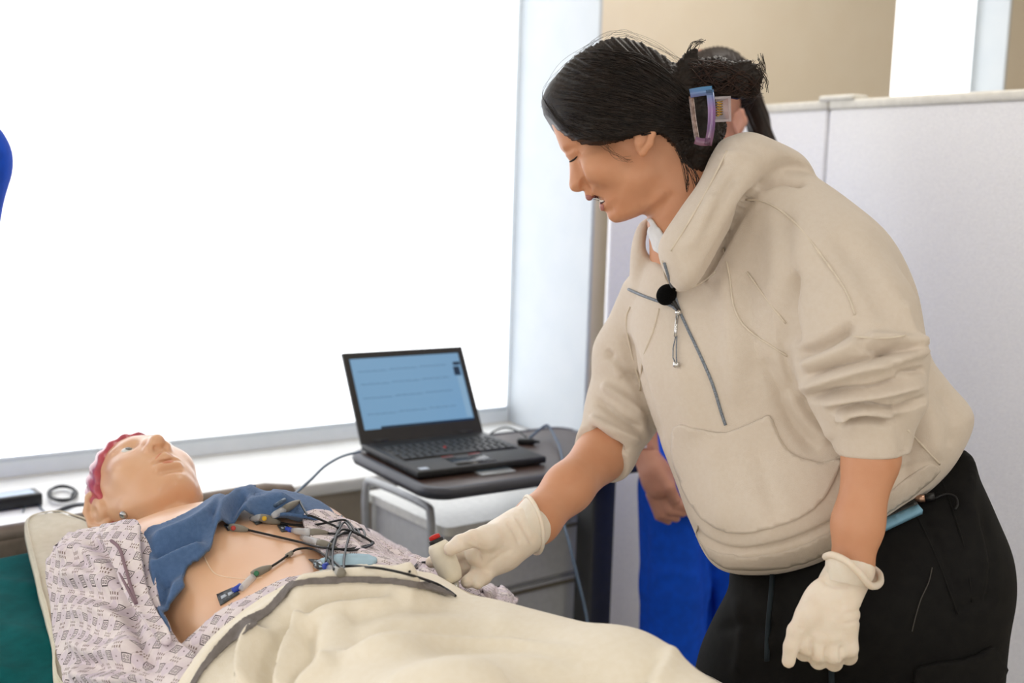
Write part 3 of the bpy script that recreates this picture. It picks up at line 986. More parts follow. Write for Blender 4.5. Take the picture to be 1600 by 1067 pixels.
obj('lapel_binding', c2w(sm[0]), sm[1], M_gtrim, gown, rel=True)
cloth('front_panel', T_g2, [(225, 1080), (262, 1032), (300, 1000), (350, 958), (395, 932), (440, 914), (480, 905), (520, 900), (520, 940), (440, 980), (350, 1060), (300, 1130)], M_gown, gown, .003, .004, 4,
      [([(290, 1010), (340, 985), (400, 940)], 8, .005), ([(270, 1040), (330, 1000), (420, 945)], 5, -.004)], True, rip=rp)
cloth('far_sleeve', T_gown, [(470, 815), (505, 806), (530, 816), (570, 832), (610, 852), (650, 876), (690, 893), (740, 908), (785, 918), (818, 930), (822, 938), (800, 948), (740, 950), (660, 935), (600, 905), (540, 893), (505, 880), (480, 845)], M_gown, gown, .006, .006, 4,
      [([(540, 840), (570, 870), (640, 900)], 8, .006), ([(520, 850), (560, 885), (620, 900)], 7, -.005), ([(650, 885), (700, 905), (800, 930)], 7, .006), ([(600, 860), (630, 870), (660, 900)], 6, -.006), ([(780, 918), (790, 930), (800, 944)], 6, .006)], True, rip=rp)

# blue shirt pushed up over the shoulders
shirt, T_shirt = cloth('shirt', T_gown, [(228, 838), (262, 822), (300, 803), (326, 786), (360, 766), (390, 763), (425, 770), (460, 776), (495, 788), (518, 806), (520, 824), (470, 826), (430, 818), (395, 815), (360, 822), (338, 838), (333, 862), (318, 880), (293, 890), (290, 905), (294, 922), (282, 945), (270, 962), (272, 985), (288, 1018), (274, 1016), (254, 985), (240, 945), (232, 900)],
                      M_denim, None, .004, .005, 3.2, [
    ([(235, 850), (262, 838), (300, 822), (330, 800), (350, 775)], 8, .011), ([(240, 875), (280, 855), (318, 838)], 6, -.009), ([(240, 890), (275, 872), (325, 855)], 7, .010), ([(245, 915), (275, 895), (300, 878)], 6, -.006),
    ([(340, 830), (345, 800), (370, 780), (400, 778)], 7, .012), ([(330, 815), (345, 790), (362, 772)], 5, -.009), ([(360, 815), (368, 795), (385, 785)], 5, -.009), ([(375, 812), (390, 795), (420, 790), (455, 795)], 7, .011), ([(400, 806), (440, 800), (480, 806)], 6, -.007),
    ([(410, 815), (450, 812), (500, 822)], 6, .008), ([(385, 768), (420, 780), (470, 792)], 5, .007), ([(262, 905), (255, 930), (262, 960)], 6, -.007), ([(280, 905), (272, 935), (258, 962), (268, 1000)], 6, .007), ([(238, 860), (246, 920), (262, 985)], 5, .006)], relaxn=2, fs=1.35)
tag(shirt, 'slate blue shirt bunched up across the manikin shoulders', 'shirt')
lb, _ = cloth('underpad', T_gown, [(490, 900), (510, 889), (530, 885), (558, 884), (585, 890), (580, 905), (520, 912)], M_lightblue, None, .012, .006, 6)
tag(lb, 'pale blue pad peeking out above the blanket hem', 'pad')

# blanket
Z_bl = drape(np.maximum(HB, drape(HB, 10)), 60, .014)
bV, bQ = hf_tree(Z_bl); T_bl0 = bvh(bV, bQ)
hem_px = [(262, 1100), (285, 1062), (330, 1004), (380, 962), (430, 930), (470, 910), (510, 897), (560, 890), (610, 892), (660, 902), (700, 916), (728, 932)]
hem = [c2b(hit(T_bl0, x, y)[0])[:2] for x, y in hem_px]
BPOLY = [(.62, -.60), (hem[0][0] + .02, hem[0][1] - .1)] + [tuple(h) for h in hem] + [(hem[-1][0] + .05, .33), (hem[-1][0] + .12, .46), (.85, .52), (1.3, .52), (1.72, .52), (1.73, 0), (1.72, -.60), (1.2, -.60)]
top, bot, T = flat_cloth('blanket', Z_bl, BPOLY, M_blanket, .008, step=.0034, coarse=3)
BF = [([(300, 1064), (345, 1012), (400, 972), (455, 938), (500, 922)], 9, .006),
      ([(395, 1100), (394, 1060), (404, 1025), (428, 992)], 9, .018), ([(430, 1080), (440, 1035), (452, 990), (458, 960)], 6, -.014), ([(420, 1090), (418, 1040), (440, 985)], 5, -.010), ([(445, 1100), (452, 1050), (470, 1000), (476, 965)], 7, .012), ([(470, 1080), (478, 1030), (490, 985)], 6, -.010),
      ([(452, 955), (500, 938), (560, 930), (620, 930), (655, 935)], 8, .016), ([(470, 972), (520, 952), (580, 945), (640, 940)], 6, -.012), ([(470, 990), (530, 965), (590, 950), (650, 936)], 7, .010), ([(540, 975), (590, 965), (640, 945)], 8, -.008),
      ([(480, 1010), (540, 980), (600, 960), (655, 938), (690, 930)], 9, .006), ([(500, 1040), (540, 1022), (640, 1018), (760, 1020), (900, 1018)], 7, .008), ([(470, 1060), (510, 1035), (560, 1012), (640, 995)], 8, -.008), ([(560, 1005), (640, 985), (720, 975), (820, 985)], 16, .006),
      ([(470, 1100), (500, 1050), (520, 1030)], 8, .010), ([(1020, 1090), (1036, 1050), (1052, 1010)], 8, .004), ([(1000, 1075), (1012, 1050), (1035, 1020)], 8, -.004), ([(640, 945), (700, 955), (780, 990)], 16, -.005), ([(600, 1090), (700, 1060), (900, 1050)], 16, .008)]
BF = [(p, w * 1.45, a * 2.3 if a > 0 else a * 1.7) for p, w, a in BF]
d = relax(folds(top, T, BF, .3), T, 3) - top
Vs, Fs = solid(top + d, bot + d, T)
blanket = vobj('blanket', c2w(Vs), Fs, M_blanket)
tag(blanket, 'cream flannel blanket with a grey stripe drawn over the manikin legs', 'blanket')
T_bl = bvh(Vs, Fs)
# woven stripe and folded border band lie on the blanket
SP = [(300, 1090), (322, 1050), (350, 1020), (392, 985), (425, 960), (450, 935), (464, 918), (500, 914), (560, 912), (620, 916), (660, 924), (694, 934), (712, 936), (690, 922), (655, 909), (610, 902), (560, 899), (500, 901), (460, 908), (440, 926), (415, 950), (380, 968), (345, 1000), (318, 1035), (292, 1085)]
V, T, px = patch(T_bl, SP, .0030, .0016, 3, 3, 2)
obj('stripe', c2w(V) - np.array(blanket.location), T, M_stripe, blanket, label='grey woven stripe along the blanket hem')

# ------------------------------------------------------------------ overbed table, laptop, cart, things on the ledge
M_wood = mat('dark_walnut_laminate', '#4b3a33', .35, .45, nscale=14, col2='#3d2f2a', aniso=(1, 14, 1))
M_bumper = mat('table_edge_bumper', '#3a3c46', .4, .5, nscale=30)
M_post = mat('charcoal_column', '#3b3d40', .45, .5, nscale=30)
TA = math.radians(34.4 - 1)
TZ = .765
tc = onz(690, 766, TZ)                           # front left corner of the table top
def tl(px, py, z=TZ):
    p = onz(px, py, z) - tc; return p[0] * math.cos(TA) + p[1] * math.sin(TA), -p[0] * math.sin(TA) + p[1] * math.cos(TA)
table = thing('overbed_table', 'dark walnut overbed table on a charcoal column carrying the laptop', 'table', (tc[0], tc[1], 0), TA)
TW, TD = .60, .40


def rrect(x0, y0, x1, y1, r, n=6):
    P = []
    for cx, cy, a in ((x1 - r, y1 - r, 0), (x0 + r, y1 - r, 90), (x0 + r, y0 + r, 180), (x1 - r, y0 + r, 270)):
        for k in range(n + 1):
            t = math.radians(a + 90 * k / n); P.append((cx + r * math.cos(t), cy + r * math.sin(t)))
    return P


obj('table_top', *prism(rrect(-.012, .012, TW, TD, .045), TZ - .022, TZ), M_wood, table, smooth=False)
rim = [(x, y, TZ - .011) for x, y in rrect(-.018, .006, TW + .006, TD + .006, .05, 8)]
obj('edge_bumper', *tube(rim + rim[:1], .0145, 8, flat=1.0), M_bumper, table)
pcx, pcy = tl(943, 800)
obj('column', *box((.508, .13, .1), (.578, .20, TZ - .03), .006), M_post, table)
obj('top_bracket', *box((.25, .11, TZ - .05), (.585, .22, TZ - .022), .006), M_post, table)
obj('base_beam', *box((.43, -.30, .03), (.55, .38, .10), .012), M_post, table)
for y in (-.27, .35):
    for x in (.40, .58):
        obj('castor', *lathe([(.01, -.01), (.025, -.008), (.025, .008), (.01, .01)], 14, ((x, y, .025), (1, 0, 0))), M_rubber, table)

# laptop
M_lap = mat('black_laptop_shell', '#26272a', .5, .4, nscale=80, col2='#202124')
M_key = mat('keycap_black', '#17181a', .45, .4)
M_bezel = mat('bezel_matte', '#2d2b29', .6, .3)
M_red = mat('red_accent', '#c6281f', .5, .4); M_label = mat('sticker_silver', '#b9c2cf', .3, .5)
lp0 = onz(653, 737, TZ + .02); lp1 = onz(853, 713, TZ + .02); LA = math.atan2(*(lp1 - lp0)[1::-1])
lap_o = thing('laptop', 'open black laptop showing blue monitor traces, on the overbed table', 'laptop', (lp0[0], lp0[1], TZ + .0005), LA)
LW, LD, LH = .336, .30, .019
bs = obj('base', *box((0, 0, .003), (LW, LD, LH), .004, 2), M_lap, lap_o)
for x, y in ((.02, .02), (LW - .02, .02), (.02, LD - .02), (LW - .02, LD - .02)):
    obj('rubber_foot', *box((x - .012, y - .004, 0), (x + .012, y + .004, .0035)), M_rubber, bs)
kb = obj('keyboard_well', *box((.018, .098, LH), (LW - .018, LD - .028, LH + .0006)), M_key, lap_o)
km = me('key', *box((-.0078, -.009, 0), (.0078, .009, .0026), .0015, 1), smooth=False); km.materials.append(M_key)
kw = me('wide_key', *box((-.052, -.009, 0), (.052, .009, .0026), .0015, 1), smooth=False); kw.materials.append(M_key)
for r in range(6):
    y = .118 + r * .0215
    for c in range(15):
        x = .030 + c * .0197 + (.004 if r % 2 else 0)
        if r == 0 and 3 < c < 9:
            continue
        k = obj('key', km, parent=kb); k.location = (x, y, LH + .0006)
k = obj('key', kw, parent=kb); k.location = (.152, .118, LH + .0006)
obj('pointing_nub', *lathe([(.0035, 0), (.0038, .003), (.002, .0042)], 14, ((.158, .171, LH + .0006), (0, 0, 1))), M_red, lap_o, label='red pointing nub among the keys')
obj('touchpad', *box((.108, .012, LH), (.208, .072, LH + .0006), .0), mat('touchpad', '#1c1d20', .25, .5), lap_o)
for x0, x1 in ((.108, .138), (.178, .208)):
    b_ = obj('click_button', *box((x0, .076, LH), (x1, .092, LH + .0016), .001), M_lap, lap_o)
    obj('red_stripe', *box((x0, .0905, LH + .001), (x1, .0925, LH + .0019)), M_red, b_)
obj('palmrest_sticker', *box((.014, .014, LH), (.036, .030, LH + .0004)), M_label, lap_o, smooth=False)
for i, (y0, y1) in enumerate(((.05, .062), (.075, .09), (.10, .112), (.13, .16))):
    obj('port', *box((-.0006, y0, .007), (.002, y1, .013)), M_rubber, bs, smooth=False)
# lid leaning back: found from its far corners in the picture
LID = .236
lid_top = None
tilt = math.radians(31)


def lidp(x, h, t):
    """point on the lid: x along, h up the lid, t in front of it"""
    return (x, LD - .004 + h * math.sin(tilt) - t * math.cos(tilt), LH - .002 + h * math.cos(tilt) + t * math.sin(tilt))


def lidbox(x0, x1, h0, h1, t0, t1):
    c = [(x, h, t) for t in (t0, t1) for h in (h0, h1) for x in (x0, x1)]
    V = [lidp(*q) for q in c]
    return np.array(V), [[0, 2, 3, 1], [4, 5, 7, 6], [0, 1, 5, 4], [2, 6, 7, 3], [0, 4, 6, 2], [1, 3, 7, 5]]


lid = obj('lid', *lidbox(0, LW, .0, LID, -.007, 0), M_lap, lap_o, smooth=False)
bz = [lidbox(0, .016, .0, LID, 0, .0012), lidbox(LW - .016, LW, 0, LID, 0, .0012), lidbox(.016, LW - .016, 0, .034, 0, .0012), lidbox(.016, LW - .016, LID - .017, LID, 0, .0012)]
obj('bezel', *join(*bz), M_bezel, lid, smooth=False)


def screen_mat(name, c, s):
    m = mat(name, '#0a0a0c', .25, .5, emit=c, estr=s); return m


M_scr = screen_mat('lit_screen_blue', '#7ba6c9', .62)
M_scr2 = screen_mat('lit_screen_trace', '#3c5873', .5); M_scr3 = screen_mat('lit_taskbar', '#16324a', .5); M_scr4 = screen_mat('lit_panel_pale', '#8fb4d0', .6)
sc_ = obj('display', *lidbox(.016, LW - .016, .034, LID - .017, .0002, .0006), M_scr, lid, smooth=False)
rnd = random.Random(3)
for row, h0 in enumerate((.184, .150, .114, .072)):
    for seg in range(3):
        x0 = .030 + seg * .085; x1 = x0 + .078
        P = []
        n = 60
        for i in range(n + 1):
            x = x0 + (x1 - x0) * i / n; ph = (i % 15) / 15
            v = .0035 * math.exp(-((ph - .4) / .04) ** 2) - .0015 * math.exp(-((ph - .5) / .04) ** 2) + .001 * math.exp(-((ph - .75) / .08) ** 2) + rnd.uniform(-.0003, .0003)
            P.append(lidp(x, h0 + v + .002 * seg, .0009))
        o = obj('monitor_trace', *tube(P, .00045, 4), M_scr2, lap_o); o.parent = lid
obj('taskbar', *lidbox(.06, LW - .016, .034, .040, .0006, .0009), M_scr3, lid, smooth=False)
obj('menu_block', *lidbox(LW - .040, LW - .022, .158, .182, .0006, .0009), M_scr3, lid, smooth=False)
obj('menu_block', *lidbox(LW - .038, LW - .018, .186, .195, .0006, .0009), M_scr3, lid, smooth=False)
obj('side_menu', *lidbox(LW - .034, LW - .018, .045, .155, .0006, .0008), M_scr4, lid, smooth=False)
obj('webcam', *lathe([(.002, 0), (.002, .0006)], 12, (lidp(LW / 2, LID - .008, .0012), (0, -1, .3))), M_rubber, lid)
for x in (.05, LW - .05):
    obj('hinge', *tube([(x - .02, LD - .003, LH + .001), (x + .02, LD - .003, LH + .001)], .005, 10), M_lap, lap_o)

# clear plastic packet in front of the laptop
M_clear = mat('clear_plastic_film', '#dfe6ea', .1, .6, alpha=.35)
pk = onz(772, 738, TZ)
pkt = thing('plastic_packet', 'small clear plastic packet lying in front of the laptop', 'packet', (pk[0], pk[1], TZ + .0008), LA)
obj('film', *box((-.045, -.022, .0), (.045, .022, .004), .0015), M_clear, pkt)
obj('backing_card', *box((-.043, .002, .0042), (.043, .020, .0052)), mat('dotted_card', '#5a6a74', .5, col2='#2f3940', nscale=420), pkt, smooth=False)

# cable clip and plug on the table to the far side of the laptop
M_cable = mat('black_cable', '#15171a', .5, .4)


def wire(name, pts, r, material=M_cable, label=None, cat='cable', n=8, parent=None, group=None):
    V, Fc = tube(crom(pts, n), r, 8); o = vobj(name, V, Fc, material) if parent is None else obj(name, V, Fc, material, parent, rel=True)
    if label:
        tag(o, label, cat, group)
    return o


dg = onz(822, 688, TZ + .01)
dongle = thing('cable_adapter', 'small black cable adapter behind the laptop keyboard corner', 'adapter', (dg[0], dg[1], TZ + .0005), LA - .6)
obj('adapter_body', *box((-.022, -.010, 0), (.022, .010, .014), .004), M_cable, dongle)
obj('strain_relief', *lathe([(.005, 0), (.003, .014)], 12, ((.020, 0, .007), (1, 0, 0))), M_rubber, dongle)
q = lambda px, py, z=0.: onz(px, py, TZ + .004 + z)
wire('laptop_cable', [q(762, 682), q(772, 674, .005), q(790, 668, .012), q(810, 674, .012), q(822, 683, .008)], .0022, label='thin black cable looping from the laptop to its adapter')
M_bluecable = mat('slate_blue_cable', '#4d6076', .5, .4)
cbl = [q(828, 684, .008), q(842, 672, .02), q(856, 665, .022), q(868, 685, .012), q(876, 705, .004), wp(884, 760, 2.50), wp(880, 810, 2.42), wp(890, 850, 2.36), wp(902, 900, 2.32), wp(916, 960, 2.28), wp(922, 1010, 2.24)]
wire('hanging_cable', cbl, .0034, M_bluecable, 'slate blue cable hanging from the table past the cart')

# cart with drawers
M_cartw = mat('cart_white_enamel', '#e4e4df', .35, .4); M_cartg = mat('cart_grey_enamel', '#c6c8c9', .4, .4, col2='#c0c2c3'); M_tubeg = mat('grey_tube_paint', '#b5b8ba', .35, .5)
CZ = .60; c0 = onz(697, 826, CZ); CA = math.radians(37.5)
cart = thing('bedside_cart', 'grey and white bedside drawer cart with a tubular handle under the table', 'cart', (c0[0], c0[1], 0), CA)
CWd, CDp = .46, .38
obj('cart_top', *prism(rrect(0, 0, CWd, CDp, .02), CZ - .022, CZ), M_cartw, cart, smooth=False)
obj('body', *box((.012, .022, .09), (CWd - .012, CDp - .012, CZ - .022), .006), M_cartg, cart, smooth=False)
M_gap = mat('cart_shadow_gap', '#6e6759', .7)
zz = CZ - .045
for i, h in enumerate((.135, .13, .16)):
    dr = obj('drawer', *box((.018, .002, zz - h), (CWd - .018, .022, zz), .004), M_cartg if i else M_cartg, cart, smooth=False)
    obj('gap_strip', *box((.03, -.006, zz - .012), (CWd - .03, .006, zz - .004), .002), M_gap, dr, smooth=False)  # strip standing for the drawer gap, its shade put into the colour
    zz -= h + .014
hx = -.018
obj('handle', *tube(crom([(hx + .012, .035, CZ - .20), (hx, .035, CZ - .05), (hx, .04, CZ + .025), (hx, .075, CZ + .045), (hx, CDp - .075, CZ + .045), (hx, CDp - .04, CZ + .025), (hx, CDp - .035, CZ - .05), (hx + .012, CDp - .035, CZ - .20)], 5), .010, 12), M_tubeg, cart)
for x in (.05, CWd - .05):
    for y in (.05, CDp - .05):
        obj('castor', *lathe([(.012, -.012), (.04, -.01), (.04, .01), (.012, .012)], 16, ((x, y, .042), (1, 0, 0))), M_rubber, cart)

# on the ledge: power brick, coiled lead, plug lead
M_brick = mat('black_plastic_satin', '#1b1d20', .35, .5)
pb = onz(30, 796, LEDGE); brick = thing('power_brick', 'black laptop power brick on the window ledge', 'power adapter', (pb[0], pb[1], LEDGE), AL + .08)
obj('brick_body', *box((-.09, -.0, 0), (.055, .06, .032), .005, 2), M_brick, brick)
obj('top_panel', *box((-.07, .01, .032), (.04, .05, .0324)), mat('brick_top_blue', '#9fb4c8', .3, .5), brick, smooth=False)  # pale blue rectangle on the brick top
z = LEDGE + .003
def L_(px, py, h=0.): return onz(px, py, z + h)
coil = []
for i in range(40):
    a = i / 40 * 2 * math.pi * 3; coil.append(L_(98 + (21 + 2 * math.sin(a * .33)) * math.cos(a), 771 + (11 + 1.5 * math.cos(a * .4)) * math.sin(a), .004 + .0012 * (i / 8)))
wire('coiled_lead', coil + [L_(112, 776, .003), L_(116, 774, .003)], .0032, label='small coil of black lead on the window ledge beside the brick', n=3)
wire('ledge_lead', [L_(36, 800), L_(42, 789, .002), L_(58, 786, .002), L_(66, 796), L_(80, 805), L_(100, 798), L_(120, 790), L_(150, 782)], .0016, mat('thin_grey_lead', '#56656d', .5), label='thin grey lead curling along the window ledge')
wire('headboard_lead', [wp(85, 801, 2.5), wp(105, 792, 2.4), wp(130, 788, 2.3), wp(158, 794, 2.16)], .004, label='thick black lead running behind the manikin head')

# ------------------------------------------------------------------ the woman leaning over the bed (authored in camera axes, metres)
M_hood = mat('cream_sweatshirt', '#d9cdbf', .9, .15, nscale=160, col2='#d7cabb', bump=.35, bscale=900, sheen=.25)
M_rib = mat('cream_rib_knit', '#d7cbbd', .9, .15, nscale=160, col2='#d4c7b8', bump=.5, bscale=1300, sheen=.2)
M_stitch = mat('cream_seam_thread', '#dfd3c2', .9, .1)
M_skin = mat('warm_skin', '#cf9876', .48, .4, nscale=22, col2='#ca906d', bump=.12, bscale=900, sss=.12)
M_black = mat('black_trouser_cloth', '#141414', .85, .2, nscale=60, col2='#0f0f10', bump=.3, bscale=800)
M_hair = mat('black_brown_hair', '#17110e', .48, .3, nscale=120, col2='#241a14', aniso=(.3, 1, 1), bump=.3, bscale=300)
M_glove = mat('latex_glove', '#efe4d6', .5, .35, nscale=40, col2='#eadccb', bump=.35, bscale=160, sss=.15)
ft = wp(1340, 850, 1.62)
woman = thing('person', 'woman in cream hooded sweatshirt and black trousers leaning over the bed with gloved hands', 'person', (ft[0], ft[1], 0))


def wpart(name, V, Q, m, label=None, parent=None):
    o = obj(name, c2w(V) - np.array(woman.location), Q, m, parent or woman, label=label); return o


def sub_part(name, r, m, parent, label=None):
    return wpart(name, r[0], np.array(r[1]) if isinstance(r[1], np.ndarray) else r[1], m, label, parent)


# ---- sweatshirt
hd = Field((.06, -.40, 1.34), (.76, .36, 1.90), .0031)
hd.pchain([(1232, 335, 1.585, 66), (1292, 420, 1.52, 92), (1332, 500, 1.475, 94), (1347, 572, 1.455, 95), (1357, 632, 1.45, 74), (1364, 682, 1.447, 51), (1365, 730, 1.445, 50)], .022)   # near sleeve
hd.pchain([(1012, 465, 1.745, 44), (985, 555, 1.785, 55), (975, 640, 1.79, 57), (945, 706, 1.765, 46), (915, 736, 1.73, 45)], .02)                                                  # far sleeve
hd.cut(cp(1366, 708, 1.446), (.06, -1, .1), .10)
hd.cut(cp(940, 713, 1.758), cp(888, 762, 1.69) - cp(948, 706, 1.765), .10)
TORSO = [(1046, 395), (1010, 410), (992, 455), (985, 520), (1000, 600), (1028, 680), (1055, 750), (1084, 830), (1112, 880), (1150, 895), (1215, 893), (1290, 870), (1390, 802), (1445, 765), (1490, 710), (1511, 645), (1470, 590), (1440, 545), (1420, 450), (1380, 370), (1320, 315), (1262, 275), (1200, 245), (1130, 250), (1085, 310)]
hd.slab(TORSO, [(1100, 300, 1.67), (1010, 450, 1.71), (1060, 650, 1.68), (1150, 880, 1.63), (1400, 400, 1.62), (1490, 660, 1.62), (1300, 850, 1.61), (1200, 550, 1.65)],
        [(1100, 320, .11), (1050, 500, .12), (1200, 500, .15), (1400, 480, .14), (1480, 650, .12), (1200, 800, .135), (1100, 850, .11)], 120, k=.022)
HOODP = [(1119, 228), (1140, 214), (1168, 209), (1205, 222), (1246, 243), (1265, 268), (1258, 284), (1218, 278), (1185, 292), (1156, 330), (1128, 380), (1094, 438), (1066, 456), (1042, 432), (1029, 384), (1060, 330), (1092, 284)]
hd.slab(HOODP, [(1150, 240, 1.60), (1250, 265, 1.62), (1060, 420, 1.545), (1110, 330, 1.555)], [(1150, 240, .07), (1060, 420, .04), (1110, 330, .05)], 34, k=.012)
hd.slab([(1024, 338), (1000, 348), (987, 383), (984, 440), (990, 470), (1040, 476), (1032, 420), (1010, 392), (1012, 360)], 1.715, .022, 14, k=.008)              # far side of the collar
hd.pchain([(1065, 330, 1.645, 40), (1035, 385, 1.645, 26)], .01, True)                                                                                         # neck opening
hV, hQ = hd.mesh(2)
FOLD = [
    # gathered near sleeve
    ([(1243, 556), (1285, 540), (1335, 508)], 8, -.014), ([(1252, 572), (1300, 556), (1345, 535)], 11, .010), ([(1250, 606), (1300, 590), (1350, 575), (1395, 568)], 10, .012),
    ([(1262, 588), (1310, 572), (1360, 560), (1410, 540)], 6, -.014), ([(1350, 528), (1400, 530), (1440, 540)], 9, .010), ([(1350, 545), (1390, 548), (1430, 545)], 5, -.008),
    ([(1260, 622), (1310, 612), (1362, 608), (1420, 590)], 6, -.013), ([(1285, 630), (1330, 622), (1390, 612), (1440, 596)], 8, .011), ([(1300, 640), (1350, 632), (1400, 640), (1440, 618)], 5, -.011),
    ([(1312, 652), (1352, 642), (1400, 650)], 6, .009), ([(1390, 566), (1420, 556), (1445, 550)], 7, .010), ([(1400, 585), (1425, 580), (1446, 578)], 5, -.008), ([(1310, 664), (1345, 655), (1395, 662)], 5, -.008),
    ([(1310, 662), (1360, 656), (1412, 660)], 4, -.006), ([(1308, 650), (1330, 645)], 9, .008), ([(1405, 470), (1425, 520), (1440, 545)], 8, .006), ([(1240, 420), (1232, 480), (1242, 540)], 9, -.012), ([(1228, 330), (1225, 400), (1232, 470)], 14, -.006),
    # torso drape
    ([(1160, 420), (1170, 500), (1185, 600)], 16, -.006), ([(1130, 420), (1140, 520), (1150, 640)], 16, .005), ([(1205, 430), (1215, 520), (1222, 620)], 14, .005), ([(1060, 560), (1075, 640), (1085, 680)], 18, .004),
    ([(1190, 560), (1215, 600), (1240, 660), (1280, 705)], 12, -.008), ([(1225, 610), (1260, 660), (1300, 690)], 12, .006), ([(1110, 690), (1125, 760), (1135, 830)], 14, .004), ([(1180, 690), (1200, 760), (1215, 820)], 14, -.004),
    ([(1425, 600), (1450, 650), (1460, 720)], 16, .006), ([(1400, 640), (1420, 700), (1415, 760)], 14, -.007), ([(1470, 610), (1490, 650), (1486, 700)], 10, -.004), ([(1300, 360), (1350, 430), (1385, 500)], 14, -.005), ([(1330, 350), (1385, 430), (1410, 500)], 14, .004),
    # hem
    ([(1078, 815), (1100, 843), (1135, 858), (1180, 860), (1240, 846), (1310, 812), (1385, 760), (1440, 722)], 5, -.006),
    # hood
    ([(1180, 296), (1152, 338), (1124, 388), (1096, 440)], 6, -.014), ([(1258, 286), (1218, 280), (1185, 293)], 6, -.012), ([(1125, 250), (1150, 240), (1190, 250)], 9, .004), ([(1120, 300), (1098, 345), (1072, 395)], 12, .006), ([(1150, 270), (1128, 310), (1105, 360)], 7, -.005),
    # far sleeve
    ([(945, 548), (970, 572), (995, 600)], 6, -.009), ([(940, 600), (970, 620), (1010, 650)], 7, .009), ([(930, 625), (965, 650), (1005, 672)], 6, -.011), ([(922, 650), (960, 672), (1000, 690)], 7, .010), ([(925, 668), (950, 690), (985, 706)], 5, -.010), ([(975, 520), (990, 570), (1012, 640), (1030, 690)], 8, -.010), ([(955, 555), (975, 590)], 9, .006)]
FOLD = [(p, w, a * 1.3) for p, w, a in FOLD]
hV = folds(hV, hQ, FOLD)
hoodie = wpart('sweatshirt', hV, hQ, M_hood, 'cream sweatshirt with half zip and hood')
T_h = bvh(hV, hQ)
pk_ = patch(T_h, [(1053, 663), (1095, 668), (1135, 673), (1170, 660), (1205, 646), (1214, 675), (1230, 700), (1255, 715), (1290, 721), (1316, 712), (1308, 745), (1285, 785), (1240, 815), (1180, 832), (1130, 830), (1092, 806), (1066, 760), (1050, 712)], .0005, .0035, 7, 3, 1)
pocket = sub_part('pocket', pk_, M_hood, hoodie)
hem_ = patch(T_h, [(1080, 822), (1102, 850), (1140, 864), (1190, 865), (1250, 850), (1320, 814), (1395, 760), (1450, 722), (1470, 735), (1440, 766), (1390, 800), (1295, 866), (1215, 890), (1150, 892), (1113, 877)], -.001, .003, 7, 3, 1)
sub_part('hem_band', hem_, M_rib, hoodie)
SEAMS = [[(1136, 236), (1106, 296), (1076, 348), (1048, 392)], [(1166, 312), (1200, 317), (1245, 350), (1290, 408), (1322, 455), (1336, 492)], [(1130, 388), (1140, 430), (1146, 478), (1165, 512), (1205, 540), (1230, 556)], [(1168, 425), (1200, 470), (1228, 505)],
         [(985, 480), (978, 500), (985, 545), (1000, 600)], [(1030, 482), (1020, 520), (1005, 560), (1000, 610)], [(1036, 408), (1042, 440), (1060, 455), (1100, 440), (1118, 425)],
         [(1330, 526), (1380, 528), (1415, 524)],
         [(1418, 672), (1445, 700), (1468, 725)], [(1056, 668), (1135, 679), (1204, 652)], [(1062, 672), (1066, 720), (1078, 770)], [(1206, 655), (1220, 690), (1250, 720), (1300, 727)]]
for P in SEAMS:
    sub_part('seam', seam(T_h, P, .0015, .0007), M_stitch, hoodie)
# zip
M_zip = mat('grey_zip_tape', '#8d95a0', .5, .4, nscale=600, col2='#5e6670'); M_chrome = mat('chrome', '#d6d6d6', .15, .5, metal=1.)
for P in ([(983, 452), (1005, 462), (1030, 471), (1050, 478), (1062, 488)], [(1039, 410), (1047, 436), (1055, 462), (1063, 488)], [(1063, 488), (1076, 516), (1095, 556), (1114, 600), (1126, 640), (1134, 664)]):
    sub_part('zip_tape', seam(T_h, P, .0022, .0012), M_zip, hoodie)
p_, n_ = hit(T_h, 1063, 490, .004)
sl = obj('zip_slider', *(lambda r: (c2w(r[0]) - np.array(woman.location), r[1]))(lathe([(.003, -.003), (.0045, .0), (.004, .004), (.002, .006)], 12, (p_, n_))), M_chrome, hoodie)
pull = [hit(T_h, x, y, .006)[0] for x, y in ((1062, 492), (1060, 512), (1059, 528))]
obj('zip_pull', *(lambda r: (c2w(r[0]) - np.array(woman.location), r[1]))(tube(pull, .0022, 8)), M_chrome, hoodie)
for dx in (-3, 2):
    obj('zip_cord', *(lambda r: (c2w(r[0]) - np.array(woman.location), r[1]))(tube([hit(T_h, x + dx * k, y, .005)[0] for x, y, k in ((1060, 526, .3), (1058, 545, 1), (1058, 560, 1), (1060, 570, .3))], .0009, 6)), M_zip, hoodie)
p_, n_ = hit(T_h, 1060, 571, .005)
obj('cord_stop', *(lambda r: (c2w(r[0]) - np.array(woman.location), r[1]))(lathe([(.002, -.004), (.0045, -.003), (.0045, .003), (.002, .004)], 12, (p_, (0, 1, 0)))), M_chrome, hoodie)

